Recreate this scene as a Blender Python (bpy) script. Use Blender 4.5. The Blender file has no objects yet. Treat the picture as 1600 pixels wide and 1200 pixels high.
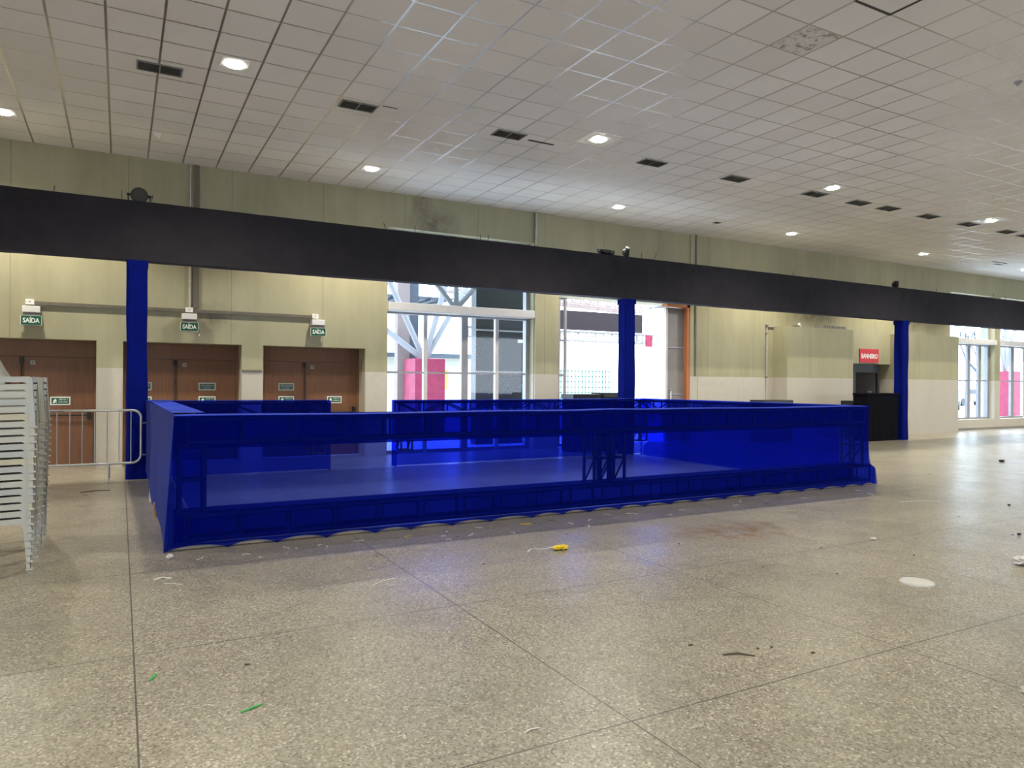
import bpy, bmesh, math, random
from mathutils import Vector, Matrix
random.seed(7)
PI = math.pi
sc = bpy.context.scene
COL = sc.collection

# ------------------------------------------------------------------ camera
cam_data = bpy.data.cameras.new('camera')
cam = bpy.data.objects.new('camera', cam_data)
COL.objects.link(cam)
sc.camera = cam
cam_data.sensor_width = 36.0
cam_data.lens = 36.0 * 1120.0 / 1600.0
cam_data.clip_end = 300
cam.matrix_world = (Matrix.Translation((0, 0, 1.55)) @ Matrix.Rotation(math.radians(-28.65), 4, 'Z')
                    @ Matrix.Rotation(PI / 2, 4, 'X') @ Matrix.Rotation(0.0068, 4, 'Z'))

# ------------------------------------------------------------------ world, exposure
world = bpy.data.worlds.new('overcast_sky')
sc.world = world
world.use_nodes = True
bgn = world.node_tree.nodes['Background']
bgn.inputs[0].default_value = (0.74, 0.86, 1.0, 1)
bgn.inputs[1].default_value = 7.5
sc.view_settings.view_transform = 'Standard'
sc.view_settings.look = 'None'
sc.view_settings.gamma = 1
sc.view_settings.use_curve_mapping = False
sc.view_settings.exposure = 0.08
LAMP_W = 520.0
LAMP_COL = (1.0, 0.93, 0.76)

# ------------------------------------------------------------------ material helpers
def new_mat(name):
    m = bpy.data.materials.new(name)
    m.use_nodes = True
    nt = m.node_tree
    return m, nt, nt.nodes['Principled BSDF']

def link(nt, a, b):
    nt.links.new(a, b)

def coords(nt, scale=(1, 1, 1)):
    tc = nt.nodes.new('ShaderNodeTexCoord')
    mp = nt.nodes.new('ShaderNodeMapping')
    mp.inputs['Scale'].default_value = scale
    link(nt, tc.outputs['Object'], mp.inputs['Vector'])
    return mp.outputs['Vector']

def noise(nt, vec, scale, detail=4, rough=0.6):
    n = nt.nodes.new('ShaderNodeTexNoise')
    n.inputs['Scale'].default_value = scale
    n.inputs['Detail'].default_value = detail
    n.inputs['Roughness'].default_value = rough
    link(nt, vec, n.inputs['Vector'])
    return n.outputs['Fac']

def ramp(nt, fac, stops):
    r = nt.nodes.new('ShaderNodeValToRGB')
    while len(r.color_ramp.elements) < len(stops):
        r.color_ramp.elements.new(0.5)
    for e, (p, c) in zip(r.color_ramp.elements, stops):
        e.position = p
        e.color = (c[0], c[1], c[2], 1) if not isinstance(c, (int, float)) else (c, c, c, 1)
    link(nt, fac, r.inputs['Fac'])
    return r.outputs['Color']

def mixc(nt, mode, fac, a, b):
    x = nt.nodes.new('ShaderNodeMix')
    x.data_type = 'RGBA'
    x.blend_type = mode
    for sock, v in ((x.inputs[0], fac), (x.inputs[6], a), (x.inputs[7], b)):
        if isinstance(v, (int, float)):
            sock.default_value = v
        elif isinstance(v, tuple):
            sock.default_value = (v[0], v[1], v[2], 1)
        else:
            link(nt, v, sock)
    return x.outputs[2]

def mth(nt, op, a, b=None, clamp=False):
    n = nt.nodes.new('ShaderNodeMath')
    n.operation = op
    n.use_clamp = clamp
    for i, v in enumerate((a, b)):
        if v is None:
            continue
        if isinstance(v, (int, float)):
            n.inputs[i].default_value = v
        else:
            link(nt, v, n.inputs[i])
    return n.outputs[0]

def bump(nt, height, bs, strength=0.2, dist=0.01):
    b = nt.nodes.new('ShaderNodeBump')
    b.inputs['Strength'].default_value = strength
    b.inputs['Distance'].default_value = dist
    link(nt, height, b.inputs['Height'])
    link(nt, b.outputs[0], bs.inputs['Normal'])

def simple(name, col, rough=0.5, metal=0.0, var=0.12, nscale=6.0, spec=0.5):
    m, nt, bs = new_mat(name)
    v = coords(nt)
    n = noise(nt, v, nscale)
    lo = tuple(c * (1 - var) for c in col)
    hi = tuple(min(1, c * (1 + var)) for c in col)
    link(nt, ramp(nt, n, [(0.3, lo), (0.7, hi)]), bs.inputs['Base Color'])
    bs.inputs['Roughness'].default_value = rough
    bs.inputs['Metallic'].default_value = metal
    bs.inputs['Specular IOR Level'].default_value = spec
    return m

def emit(name, col, strength):
    m, nt, bs = new_mat(name)
    bs.inputs['Base Color'].default_value = (*col, 1)
    bs.inputs['Emission Color'].default_value = (*col, 1)
    bs.inputs['Emission Strength'].default_value = strength
    return m

def line_mask(nt, coord, origin, pitch, half):
    """1 on thin lines every pitch metres along one coordinate"""
    a = mth(nt, 'SUBTRACT', coord, origin - pitch / 2)
    a = mth(nt, 'MODULO', mth(nt, 'ADD', a, 400 * pitch), pitch)
    a = mth(nt, 'ABSOLUTE', mth(nt, 'SUBTRACT', a, pitch / 2))
    return mth(nt, 'LESS_THAN', a, half)

def blob(nt, xyz, cx, cy, rx, ry, vec):
    """soft irregular patch on the floor or ceiling"""
    mp = nt.nodes.new('ShaderNodeMapping')
    mp.vector_type = 'POINT'
    mp.inputs['Location'].default_value = (-cx / rx, -cy / ry, 0)
    mp.inputs['Scale'].default_value = (1 / rx, 1 / ry, 0)
    link(nt, vec, mp.inputs['Vector'])
    ln = nt.nodes.new('ShaderNodeVectorMath')
    ln.operation = 'LENGTH'
    link(nt, mp.outputs[0], ln.inputs[0])
    return mth(nt, 'SUBTRACT', 1.0, ln.outputs['Value'], True)

# ------------------------------------------------------------------ materials
def mat_floor():
    m, nt, bs = new_mat('polished_terrazzo')
    v = coords(nt)
    sep = nt.nodes.new('ShaderNodeSeparateXYZ')
    link(nt, v, sep.inputs[0])
    vo = nt.nodes.new('ShaderNodeTexVoronoi')
    vo.inputs['Scale'].default_value = 95
    link(nt, v, vo.inputs['Vector'])
    chips = ramp(nt, vo.outputs['Color'], [(0.0, (0.13, 0.115, 0.09)), (0.4, (0.29, 0.262, 0.21)), (0.75, (0.37, 0.345, 0.28)), (1.0, (0.66, 0.62, 0.52))])
    n1 = noise(nt, v, 0.55, 6, 0.62)
    n2 = noise(nt, v, 2.6, 5, 0.65)
    c = mixc(nt, 'MULTIPLY', 1.0, chips, ramp(nt, n1, [(0.3, (0.84, 0.84, 0.85)), (0.55, (1.0, 0.995, 0.98)), (0.75, (1.06, 1.05, 1.02))]))
    c = mixc(nt, 'MULTIPLY', 0.9, c, ramp(nt, n2, [(0.32, (0.86, 0.85, 0.84)), (0.5, (1, 1, 1)), (0.8, (1.04, 1.035, 1.02))]))
    # rusty stain and a few dark scuffs
    nz = noise(nt, v, 5.0, 5, 0.7)
    st = mth(nt, 'MULTIPLY', blob(nt, sep, 5.75, 5.55, 1.05, 0.55, v), ramp(nt, nz, [(0.42, 0.0), (0.62, 1.0)]))
    c = mixc(nt, 'MIX', mth(nt, 'MULTIPLY', st, 1.5, True), c, (0.22, 0.13, 0.05))
    for cx, cy, rx, ry in ((2.55, 2.9, 0.5, 0.5), (-0.05, 4.15, 0.12, 0.3), (3.3, 3.3, 0.35, 0.5), (-0.55, 5.4, 0.5, 0.25), (1.75, 4.8, 0.35, 0.3), (4.9, 4.0, 0.8, 0.3), (-0.2, 6.5, 0.35, 0.3)):
        s2 = mth(nt, 'MULTIPLY', blob(nt, sep, cx, cy, rx, ry, v), ramp(nt, nz, [(0.38, 0.0), (0.8, 1.0)]))
        c = mixc(nt, 'MIX', mth(nt, 'MULTIPLY', s2, 0.45, True), c, (0.14, 0.13, 0.11))
    jx = line_mask(nt, sep.outputs[0], 0.075, 2.0, 0.0045)
    jy = line_mask(nt, sep.outputs[1], 2.63, 1.95, 0.0045)
    j = mth(nt, 'MAXIMUM', jx, jy)
    c = mixc(nt, 'MIX', mth(nt, 'MULTIPLY', j, 0.85), c, (0.06, 0.056, 0.05))
    link(nt, c, bs.inputs['Base Color'])
    link(nt, ramp(nt, noise(nt, v, 1.7, 6, 0.7), [(0.3, 0.26), (0.75, 0.42)]), bs.inputs['Roughness'])
    bs.inputs['Specular IOR Level'].default_value = 0.5
    h = mth(nt, 'ADD', mth(nt, 'MULTIPLY', noise(nt, v, 5.0, 3), 1.0), mth(nt, 'MULTIPLY', vo.outputs['Distance'], 0.06))
    bump(nt, h, bs, 0.22, 0.012)
    return m

def mat_ceiling():
    m, nt, bs = new_mat('mineral_ceiling_tiles')
    v = coords(nt)
    sep = nt.nodes.new('ShaderNodeSeparateXYZ')
    link(nt, v, sep.inputs[0])
    jx = line_mask(nt, sep.outputs[0], -0.17, 0.585, 0.014)
    jy = line_mask(nt, sep.outputs[1], 9.04, 0.583, 0.011)
    j = mth(nt, 'MAXIMUM', jx, jy)
    # per tile tint
    fx = mth(nt, 'FLOOR', mth(nt, 'DIVIDE', mth(nt, 'ADD', sep.outputs[0], 0.17), 0.585))
    fy = mth(nt, 'FLOOR', mth(nt, 'DIVIDE', mth(nt, 'SUBTRACT', sep.outputs[1], 9.04), 0.583))
    cb = nt.nodes.new('ShaderNodeCombineXYZ')
    link(nt, fx, cb.inputs[0]); link(nt, fy, cb.inputs[1])
    wn = nt.nodes.new('ShaderNodeTexWhiteNoise')
    wn.noise_dimensions = '3D'
    link(nt, cb.outputs[0], wn.inputs['Vector'])
    base = ramp(nt, wn.outputs['Value'], [(0.0, (0.79, 0.765, 0.76)), (0.5, (0.81, 0.79, 0.79)), (1.0, (0.84, 0.82, 0.82))])
    base = mixc(nt, 'MULTIPLY', 0.8, base, ramp(nt, noise(nt, v, 0.4, 4), [(0.35, (0.9, 0.9, 0.9)), (0.65, (1, 1, 1))]))
    # one mouldy tile
    tile = mth(nt, 'MULTIPLY',
               mth(nt, 'MULTIPLY', mth(nt, 'GREATER_THAN', sep.outputs[0], 6.85), mth(nt, 'LESS_THAN', sep.outputs[0], 7.435)),
               mth(nt, 'MULTIPLY', mth(nt, 'GREATER_THAN', sep.outputs[1], 5.542), mth(nt, 'LESS_THAN', sep.outputs[1], 6.125)))
    mo = mth(nt, 'MULTIPLY', tile, ramp(nt, noise(nt, v, 9, 6, 0.7), [(0.5, 0.15), (0.62, 0.9)]))
    base = mixc(nt, 'MIX', mo, base, (0.22, 0.2, 0.15))
    c = mixc(nt, 'MIX', mth(nt, 'MULTIPLY', j, 0.9), base, (0.42, 0.405, 0.40))
    link(nt, c, bs.inputs['Base Color'])
    link(nt, mth(nt, 'SUBTRACT', 0.85, mth(nt, 'MULTIPLY', j, 0.53)), bs.inputs['Roughness'])
    link(nt, mth(nt, 'MULTIPLY', j, 0.85), bs.inputs['Metallic'])
    link(nt, mth(nt, 'ADD', 0.25, mth(nt, 'MULTIPLY', j, 0.6)), bs.inputs['Specular IOR Level'])
    bump(nt, mth(nt, 'ADD', mth(nt, 'MULTIPLY', noise(nt, v, 60, 2), 0.05), mth(nt, 'MULTIPLY', wn.outputs['Value'], 0.3)), bs, 0.1, 0.01)
    return m

def mat_wall(olive_from=1.79):
    m, nt, bs = new_mat('olive_over_cream_paint')
    v = coords(nt)
    sep = nt.nodes.new('ShaderNodeSeparateXYZ')
    link(nt, v, sep.inputs[0])
    n1 = noise(nt, coords(nt, (1, 1, 0.35)), 1.3, 6, 0.6)
    n2 = noise(nt, coords(nt, (3, 3, 0.15)), 2.2, 5, 0.6)
    olive = mixc(nt, 'MULTIPLY', 0.8, (0.42, 0.395, 0.265), ramp(nt, n1, [(0.3, (0.80, 0.80, 0.78)), (0.6, (1, 1, 1)), (0.8, (1.1, 1.08, 1.04))]))
    olive = mixc(nt, 'MULTIPLY', 0.6, olive, ramp(nt, n2, [(0.35, (0.93, 0.93, 0.92)), (0.6, (1, 1, 1))]))
    cream = mixc(nt, 'MULTIPLY', 0.7, (0.56, 0.52, 0.45), ramp(nt, n1, [(0.3, (0.88, 0.88, 0.88)), (0.7, (1, 1, 1))]))
    up = mth(nt, 'GREATER_THAN', sep.outputs[2], olive_from)
    c = mixc(nt, 'MIX', up, cream, olive)
    sx = line_mask(nt, sep.outputs[0], -1.66, 1.77, 0.006)
    c = mixc(nt, 'MIX', mth(nt, 'MULTIPLY', mth(nt, 'MULTIPLY', sx, up), 0.45), c, (0.12, 0.11, 0.08))
    # soot marks where cables came out
    nz = noise(nt, v, 4.0, 5, 0.7)
    for cx, cz, rx, rz in ((6.1, 5.1, 0.75, 0.45), (5.8, 5.5, 0.3, 0.4), (18.6, 3.75, 1.6, 0.45), (23.6, 3.7, 0.8, 0.4), (1.5, 2.75, 0.6, 0.4)):
        mp = nt.nodes.new('ShaderNodeMapping')
        mp.inputs['Location'].default_value = (-cx / rx, 0, -cz / rz)
        mp.inputs['Scale'].default_value = (1 / rx, 0, 1 / rz)
        link(nt, v, mp.inputs['Vector'])
        ln = nt.nodes.new('ShaderNodeVectorMath'); ln.operation = 'LENGTH'
        link(nt, mp.outputs[0], ln.inputs[0])
        b = mth(nt, 'SUBTRACT', 1.0, ln.outputs['Value'], True)
        b = mth(nt, 'MULTIPLY', b, ramp(nt, nz, [(0.35, 0.2), (0.6, 1.0)]))
        c = mixc(nt, 'MIX', mth(nt, 'MULTIPLY', b, 0.75, True), c, (0.10, 0.085, 0.07))
    link(nt, c, bs.inputs['Base Color'])
    bs.inputs['Roughness'].default_value = 0.6
    bs.inputs['Specular IOR Level'].default_value = 0.3
    bump(nt, n2, bs, 0.15, 0.01)
    return m

def mat_wood(name, a, b):
    m, nt, bs = new_mat(name)
    v = coords(nt, (9, 9, 0.5))
    n = noise(nt, v, 3.0, 7, 0.6)
    n2 = noise(nt, coords(nt, (60, 60, 1.2)), 2.0, 3, 0.5)
    c = mixc(nt, 'MIX', 0.35, ramp(nt, n, [(0.3, a), (0.7, b)]), ramp(nt, n2, [(0.35, a), (0.65, b)]))
    link(nt, c, bs.inputs['Base Color'])
    bs.inputs['Roughness'].default_value = 0.45
    return m

def mat_fabric(name, base, tint, see, trans=0.35, sheen=0.4):
    """stretched mesh fabric: partly open weave"""
    m, nt, bs = new_mat(name)
    v = coords(nt)
    n = noise(nt, v, 3.0, 4)
    link(nt, ramp(nt, n, [(0.3, tuple(c * 0.85 for c in base)), (0.7, tuple(c * 1.1 for c in base))]), bs.inputs['Base Color'])
    bs.inputs['Roughness'].default_value = 0.75
    bs.inputs['Specular IOR Level'].default_value = 0.05
    bs.inputs['Sheen Weight'].default_value = sheen
    bs.inputs['Sheen Tint'].default_value = (0.4, 0.5, 1.0, 1)
    bs.inputs['Sheen Roughness'].default_value = 0.4
    bump(nt, noise(nt, coords(nt, (1, 1, 0.5)), 4.0, 3), bs, 0.25, 0.03)
    out = nt.nodes['Material Output']
    tl = nt.nodes.new('ShaderNodeBsdfTranslucent')
    tl.inputs['Color'].default_value = (*base, 1)
    tr = nt.nodes.new('ShaderNodeBsdfTransparent')
    tr.inputs['Color'].default_value = (*tint, 1)
    m1 = nt.nodes.new('ShaderNodeMixShader')
    m1.inputs[0].default_value = trans
    link(nt, bs.outputs[0], m1.inputs[1]); link(nt, tl.outputs[0], m1.inputs[2])
    m2 = nt.nodes.new('ShaderNodeMixShader')
    m2.inputs[0].default_value = see
    link(nt, m1.outputs[0], m2.inputs[1]); link(nt, tr.outputs[0], m2.inputs[2])
    link(nt, m2.outputs[0], out.inputs['Surface'])
    return m

def mat_glass(name, tint=(0.9, 0.95, 0.97)):
    m, nt, bs = new_mat(name)
    out = nt.nodes['Material Output']
    tr = nt.nodes.new('ShaderNodeBsdfTransparent')
    tr.inputs['Color'].default_value = (*tint, 1)
    gl = nt.nodes.new('ShaderNodeBsdfGlossy')
    gl.inputs['Roughness'].default_value = 0.03
    fr = nt.nodes.new('ShaderNodeFresnel')
    fr.inputs['IOR'].default_value = 1.5
    mx = nt.nodes.new('ShaderNodeMixShader')
    geo = nt.nodes.new('ShaderNodeNewGeometry')
    link(nt, mth(nt, 'MULTIPLY', fr.outputs[0], mth(nt, 'SUBTRACT', 1.0, geo.outputs['Backfacing'])), mx.inputs[0])
    link(nt, tr.outputs[0], mx.inputs[1]); link(nt, gl.outputs[0], mx.inputs[2])
    link(nt, mx.outputs[0], out.inputs['Surface'])
    return m

M = {}
M['floor'] = mat_floor()
M['ceiling'] = mat_ceiling()
M['wall'] = mat_wall()
M['plain_wall'] = simple('pale_plaster', (0.55, 0.52, 0.44), 0.7)
M['cream'] = simple('cream_partition', (0.55, 0.51, 0.44), 0.6, var=0.05)
M['wood'] = mat_wood('brown_wood_veneer', (0.15, 0.066, 0.034), (0.24, 0.115, 0.055))
M['orange_wood'] = mat_wood('orange_wood', (0.40, 0.13, 0.05), (0.52, 0.19, 0.08))
M['black_metal'] = simple('black_metal', (0.012, 0.012, 0.014), 0.45)
M['steel'] = simple('galvanised_steel', (0.55, 0.56, 0.57), 0.38, 0.55, 0.1, 20)
M['alu'] = simple('dark_coated_truss', (0.05, 0.05, 0.055), 0.5, 0.2, 0.08, 10)
M['white_frame'] = simple('white_coated_frame', (0.66, 0.65, 0.66), 0.45, 0.0, 0.05)
M['grey_frame'] = simple('grey_coated_frame', (0.33, 0.33, 0.37), 0.4, 0.1, 0.05)
M['dark_frame'] = simple('dark_grey_frame', (0.14, 0.14, 0.17), 0.45, 0.1, 0.05)
M['grey_panel'] = simple('grey_door_panel', (0.25, 0.235, 0.23), 0.5, 0.0, 0.06)
M['conduit'] = simple('brown_grey_conduit', (0.16, 0.14, 0.115), 0.5, 0.1)
M['pipe'] = simple('grey_conduit_pipe', (0.52, 0.51, 0.48), 0.4, 0.2)
M['white_plastic'] = simple('white_plastic', (0.78, 0.77, 0.76), 0.4, var=0.04)
M['lamp_housing'] = simple('grey_lamp_housing', (0.2, 0.19, 0.18), 0.4)
M['chair'] = simple('off_white_chair_plastic', (0.50, 0.495, 0.45), 0.38, var=0.05, nscale=3)
M['chair_cream'] = simple('yellowed_chair_plastic', (0.53, 0.49, 0.37), 0.4, var=0.05, nscale=3)
M['chair_grey'] = simple('grey_white_chair_plastic', (0.45, 0.46, 0.45), 0.38, var=0.05, nscale=3)
M['green'] = simple('green_sign', (0.005, 0.085, 0.04), 0.4)
M['grey_green'] = simple('grey_green_sign', (0.05, 0.10, 0.09), 0.4)
M['sign_white'] = simple('sign_white', (0.85, 0.9, 0.87), 0.4, var=0.02)
M['sign_grey'] = simple('sign_grey', (0.42, 0.46, 0.44), 0.4, var=0.02)
M['red'] = simple('red_sign', (0.58, 0.025, 0.045), 0.45, var=0.04)
M['beam_fabric'] = mat_fabric('charcoal_stretch_fabric', (0.034, 0.032, 0.038), (0, 0, 0), 0.0, 0.0, 0.1)
M['post_fabric'] = mat_fabric('royal_blue_stretch_fabric', (0.002, 0.008, 0.17), (0, 0, 0), 0.0, 0.0, 0.0)
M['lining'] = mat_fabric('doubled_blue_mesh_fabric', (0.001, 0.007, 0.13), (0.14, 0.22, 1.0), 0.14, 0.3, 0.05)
M['side_fabric'] = mat_fabric('side_lit_blue_mesh_fabric', (0.006, 0.020, 0.30), (0.14, 0.22, 1.0), 0.12, 0.3, 0.35)  # lighter, denser copy of the mesh with the grazing sheen in its colour
M['top_fabric'] = mat_fabric('top_lit_blue_fabric', (0.02, 0.05, 0.55), (0.14, 0.22, 1.0), 0.08, 0.2, 0.2)  # same fabric, coloured brighter for the light falling on the tops
M['mesh_fabric'] = mat_fabric('blue_mesh_fabric', (0.002, 0.012, 0.36), (0.14, 0.21, 0.92), 0.68, 0.35, 0.1)
M['black_cloth'] = simple('black_cloth', (0.004, 0.004, 0.008), 0.9, spec=0.1)
M['glass'] = mat_glass('window_glass')
M['vent'] = simple('vent_black', (0.03, 0.03, 0.03), 0.6)
M['vent_frame'] = simple('vent_frame_grey', (0.22, 0.22, 0.20), 0.5)
M['lens'] = emit('lit_lamp', (1.0, 0.97, 0.86), 28)
M['reflector'] = simple('bright_reflector', (0.9, 0.9, 0.88), 0.25, 0.3, 0.02)
M['spot_lens'] = simple('spotlight_lens', (0.07, 0.07, 0.075), 0.2)
M['asphalt'] = simple('bright_paving', (0.76, 0.76, 0.76), 0.8, nscale=1)  # extra pale so that it bounces daylight up to the ceiling
M['out_white'] = simple('weathered_white_steel', (0.25, 0.245, 0.265), 0.5, var=0.04)
M['out_pink'] = simple('pinkish_steel', (0.24, 0.18, 0.17), 0.6, var=0.06)
M['out_red'] = simple('red_painted_concrete', (0.28, 0.022, 0.07), 0.6, var=0.25, nscale=4)
M['out_blue'] = simple('blue_grey_board', (0.04, 0.055, 0.10), 0.6)
M['mauve'] = simple('dark_mauve_banner', (0.020, 0.013, 0.018), 0.8)
M['out_dark'] = simple('dark_blue_grey_cladding', (0.012, 0.013, 0.020), 0.35)
M['roof'] = simple('grey_roof_sheet', (0.06, 0.068, 0.09), 0.6)
M['out_green'] = simple('green_fence', (0.05, 0.15, 0.12), 0.7)
M['car_paint'] = simple('blue_grey_car_paint', (0.06, 0.08, 0.11), 0.35)
M['bark'] = simple('grey_bark', (0.08, 0.085, 0.1), 0.8)
M['leaf'] = simple('teal_foliage', (0.04, 0.11, 0.10), 0.8)
M['yellow'] = simple('yellow_plastic_bag', (0.80, 0.58, 0.02), 0.45, var=0.15, nscale=30)
M['green_tape'] = simple('green_tape', (0.02, 0.38, 0.08), 0.5)
M['scrap'] = simple('white_scrap', (0.60, 0.59, 0.57), 0.5, var=0.05)
M['brown_scrap'] = simple('brown_scrap', (0.07, 0.05, 0.03), 0.7)
M['rail'] = simple('beige_coated_rail', (0.33, 0.27, 0.19), 0.45)
M['tan'] = simple('tan_wood', (0.50, 0.34, 0.17), 0.6)
M['orange_ad'] = simple('orange_board', (0.75, 0.35, 0.1), 0.6)

# ------------------------------------------------------------------ mesh helpers
class MB:
    def __init__(self):
        self.bm = bmesh.new()
    def box(self, x0, x1, y0, y1, z0, z1, rot=None, piv=None):
        vs = [self.bm.verts.new((x, y, z)) for x in (x0, x1) for y in (y0, y1) for z in (z0, z1)]
        for f in ((0, 1, 3, 2), (4, 6, 7, 5), (0, 4, 5, 1), (2, 3, 7, 6), (0, 2, 6, 4), (1, 5, 7, 3)):
            self.bm.faces.new([vs[i] for i in f])
        if rot is not None:
            bmesh.ops.rotate(self.bm, verts=vs, cent=piv or (0, 0, 0), matrix=rot)
        return self
    def tube(self, pts, r, seg=8, cap=True):
        pts = [Vector(p) for p in pts]
        rings = []
        up = None
        for i, p in enumerate(pts):
            if i == 0: d = pts[1] - pts[0]
            elif i == len(pts) - 1: d = pts[-1] - pts[-2]
            else: d = (pts[i + 1] - p).normalized() + (p - pts[i - 1]).normalized()
            d.normalize()
            if up is None:
                up = Vector((0, 0, 1)) if abs(d.z) < 0.9 else Vector((1, 0, 0))
            a = d.cross(up).normalized(); b = d.cross(a).normalized()
            up = -b if True else up
            up = b.cross(d) if False else up
            rr = r[i] if isinstance(r, (list, tuple)) else r
            rings.append([self.bm.verts.new(p + a * math.cos(2 * PI * k / seg) * rr + b * math.sin(2 * PI * k / seg) * rr) for k in range(seg)])
            up = Vector((0, 0, 1)) if abs(d.z) < 0.9 else Vector((1, 0, 0))
        for i in range(len(rings) - 1):
            for k in range(seg):
                self.bm.faces.new((rings[i][k], rings[i][(k + 1) % seg], rings[i + 1][(k + 1) % seg], rings[i + 1][k]))
        if cap:
            self.bm.faces.new(rings[0][::-1]); self.bm.faces.new(rings[-1])
        return self
    def path(self, pts, r, seg=8):
        """tube lying in one plane with a parallel frame (no twisting)"""
        pts = [Vector(p) for p in pts]
        n = None
        for i in range(1, len(pts) - 1):
            c = (pts[i] - pts[i - 1]).cross(pts[i + 1] - pts[i])
            if c.length > 1e-6: n = c.normalized(); break
        rings = []
        for i, p in enumerate(pts):
            if i == 0: d = pts[1] - pts[0]
            elif i == len(pts) - 1: d = pts[-1] - pts[-2]
            else: d = (pts[i + 1] - p).normalized() + (p - pts[i - 1]).normalized()
            d.normalize()
            a = d.cross(n).normalized()
            rings.append([self.bm.verts.new(p + a * math.cos(2 * PI * k / seg) * r + n * math.sin(2 * PI * k / seg) * r) for k in range(seg)])
        for i in range(len(rings) - 1):
            for k in range(seg):
                self.bm.faces.new((rings[i][k], rings[i][(k + 1) % seg], rings[i + 1][(k + 1) % seg], rings[i + 1][k]))
        self.bm.faces.new(rings[0][::-1]); self.bm.faces.new(rings[-1])
        return self
    def prism(self, poly, axis, a, b):
        """extrude a 2-D polygon: axis 'y' -> poly is (x,z); 'x' -> (y,z); 'z' -> (x,y)"""
        def P(p, t):
            return {'y': (p[0], t, p[1]), 'x': (t, p[0], p[1]), 'z': (p[0], p[1], t)}[axis]
        v0 = [self.bm.verts.new(P(p, a)) for p in poly]
        v1 = [self.bm.verts.new(P(p, b)) for p in poly]
        n = len(poly)
        self.bm.faces.new(v0); self.bm.faces.new(v1[::-1])
        for i in range(n):
            self.bm.faces.new((v0[i], v0[(i + 1) % n], v1[(i + 1) % n], v1[i]))
        return self
    def disc(self, c, d, r, h, seg=24, r2=None):
        c = Vector(c); d = Vector(d).normalized()
        self.tube([c, c + d * h], [r, r if r2 is None else r2], seg)
        return self
    def grid(self, fn, nu, nv, thick=0.0):
        vs = [[self.bm.verts.new(fn(i / nu, j / nv)) for j in range(nv + 1)] for i in range(nu + 1)]
        for i in range(nu):
            for j in range(nv):
                self.bm.faces.new((vs[i][j], vs[i + 1][j], vs[i + 1][j + 1], vs[i][j + 1]))
        return self
    def build(self, name, mat, parent=None, smooth=False, bevel=0.0, solid=0.0, recalc=True):
        if recalc:
            bmesh.ops.recalc_face_normals(self.bm, faces=self.bm.faces)
        me = bpy.data.meshes.new(name)
        self.bm.to_mesh(me); self.bm.free()
        if smooth:
            for p in me.polygons: p.use_smooth = True
        o = bpy.data.objects.new(name, me)
        COL.objects.link(o)
        o.data.materials.append(mat)
        if parent is not None:
            o.parent = parent
        if solid:
            md = o.modifiers.new('solid', 'SOLIDIFY'); md.thickness = solid; md.offset = 0
        if bevel:
            md = o.modifiers.new('bevel', 'BEVEL'); md.width = bevel; md.segments = 2; md.limit_method = 'ANGLE'
        return o

def tag(o, label, cat, group=None, kind=None):
    o['label'] = label; o['category'] = cat
    if group: o['group'] = group
    if kind: o['kind'] = kind
    return o

def struct(o, label=None):
    o['kind'] = 'structure'
    if label: o['label'] = label
    return o

def empty(name, loc=(0, 0, 0), rz=0.0):
    o = bpy.data.objects.new(name, None)
    o.location = loc; o.rotation_euler = (0, 0, rz)
    o.empty_display_size = 0.1
    COL.objects.link(o)
    return o

def copy_tree(o, parent=None):
    c = o.copy(); COL.objects.link(c)
    if parent is not None: c.parent = parent
    for ch in list(o.children):
        copy_tree(ch, c)
    return c

def text(name, body, size, mat, parent, loc, rot=(PI / 2, 0, 0), ext=0.001, sx=1.0, bold=0.0):
    cu = bpy.data.curves.new(name, 'FONT')
    cu.body = body; cu.size = size; cu.extrude = ext; cu.offset = bold
    cu.align_x = 'CENTER'; cu.align_y = 'CENTER'
    o = bpy.data.objects.new(name, cu)
    COL.objects.link(o)
    cu.materials.append(mat)
    me = bpy.data.meshes.new_from_object(o.evaluated_get(bpy.context.evaluated_depsgraph_get()))
    bpy.data.objects.remove(o); bpy.data.curves.remove(cu)
    if not me.materials: me.materials.append(mat)
    o = bpy.data.objects.new(name, me)
    COL.objects.link(o)
    o.parent = parent
    o.location = loc; o.rotation_euler = rot; o.scale = (sx, 1, 1)
    return o

# ------------------------------------------------------------------ the setting
WY, WT = 14.83, 0.50            # face and thickness of the far wall
CZ = 5.66
XL, XR, YB = -8.0, 38.0, -16.0

b = MB(); b.box(XL - 0.3, XR + 0.3, YB - 0.3, WY + WT, -0.2, 0); struct(b.build('floor', M['floor']), 'speckled grey-beige polished terrazzo floor with thin dark joints')
b = MB(); b.box(XL - 0.3, XR + 0.3, YB - 0.3, WY + WT, CZ, CZ + 0.2); struct(b.build('ceiling', M['ceiling']), 'white suspended ceiling of square tiles')

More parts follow.
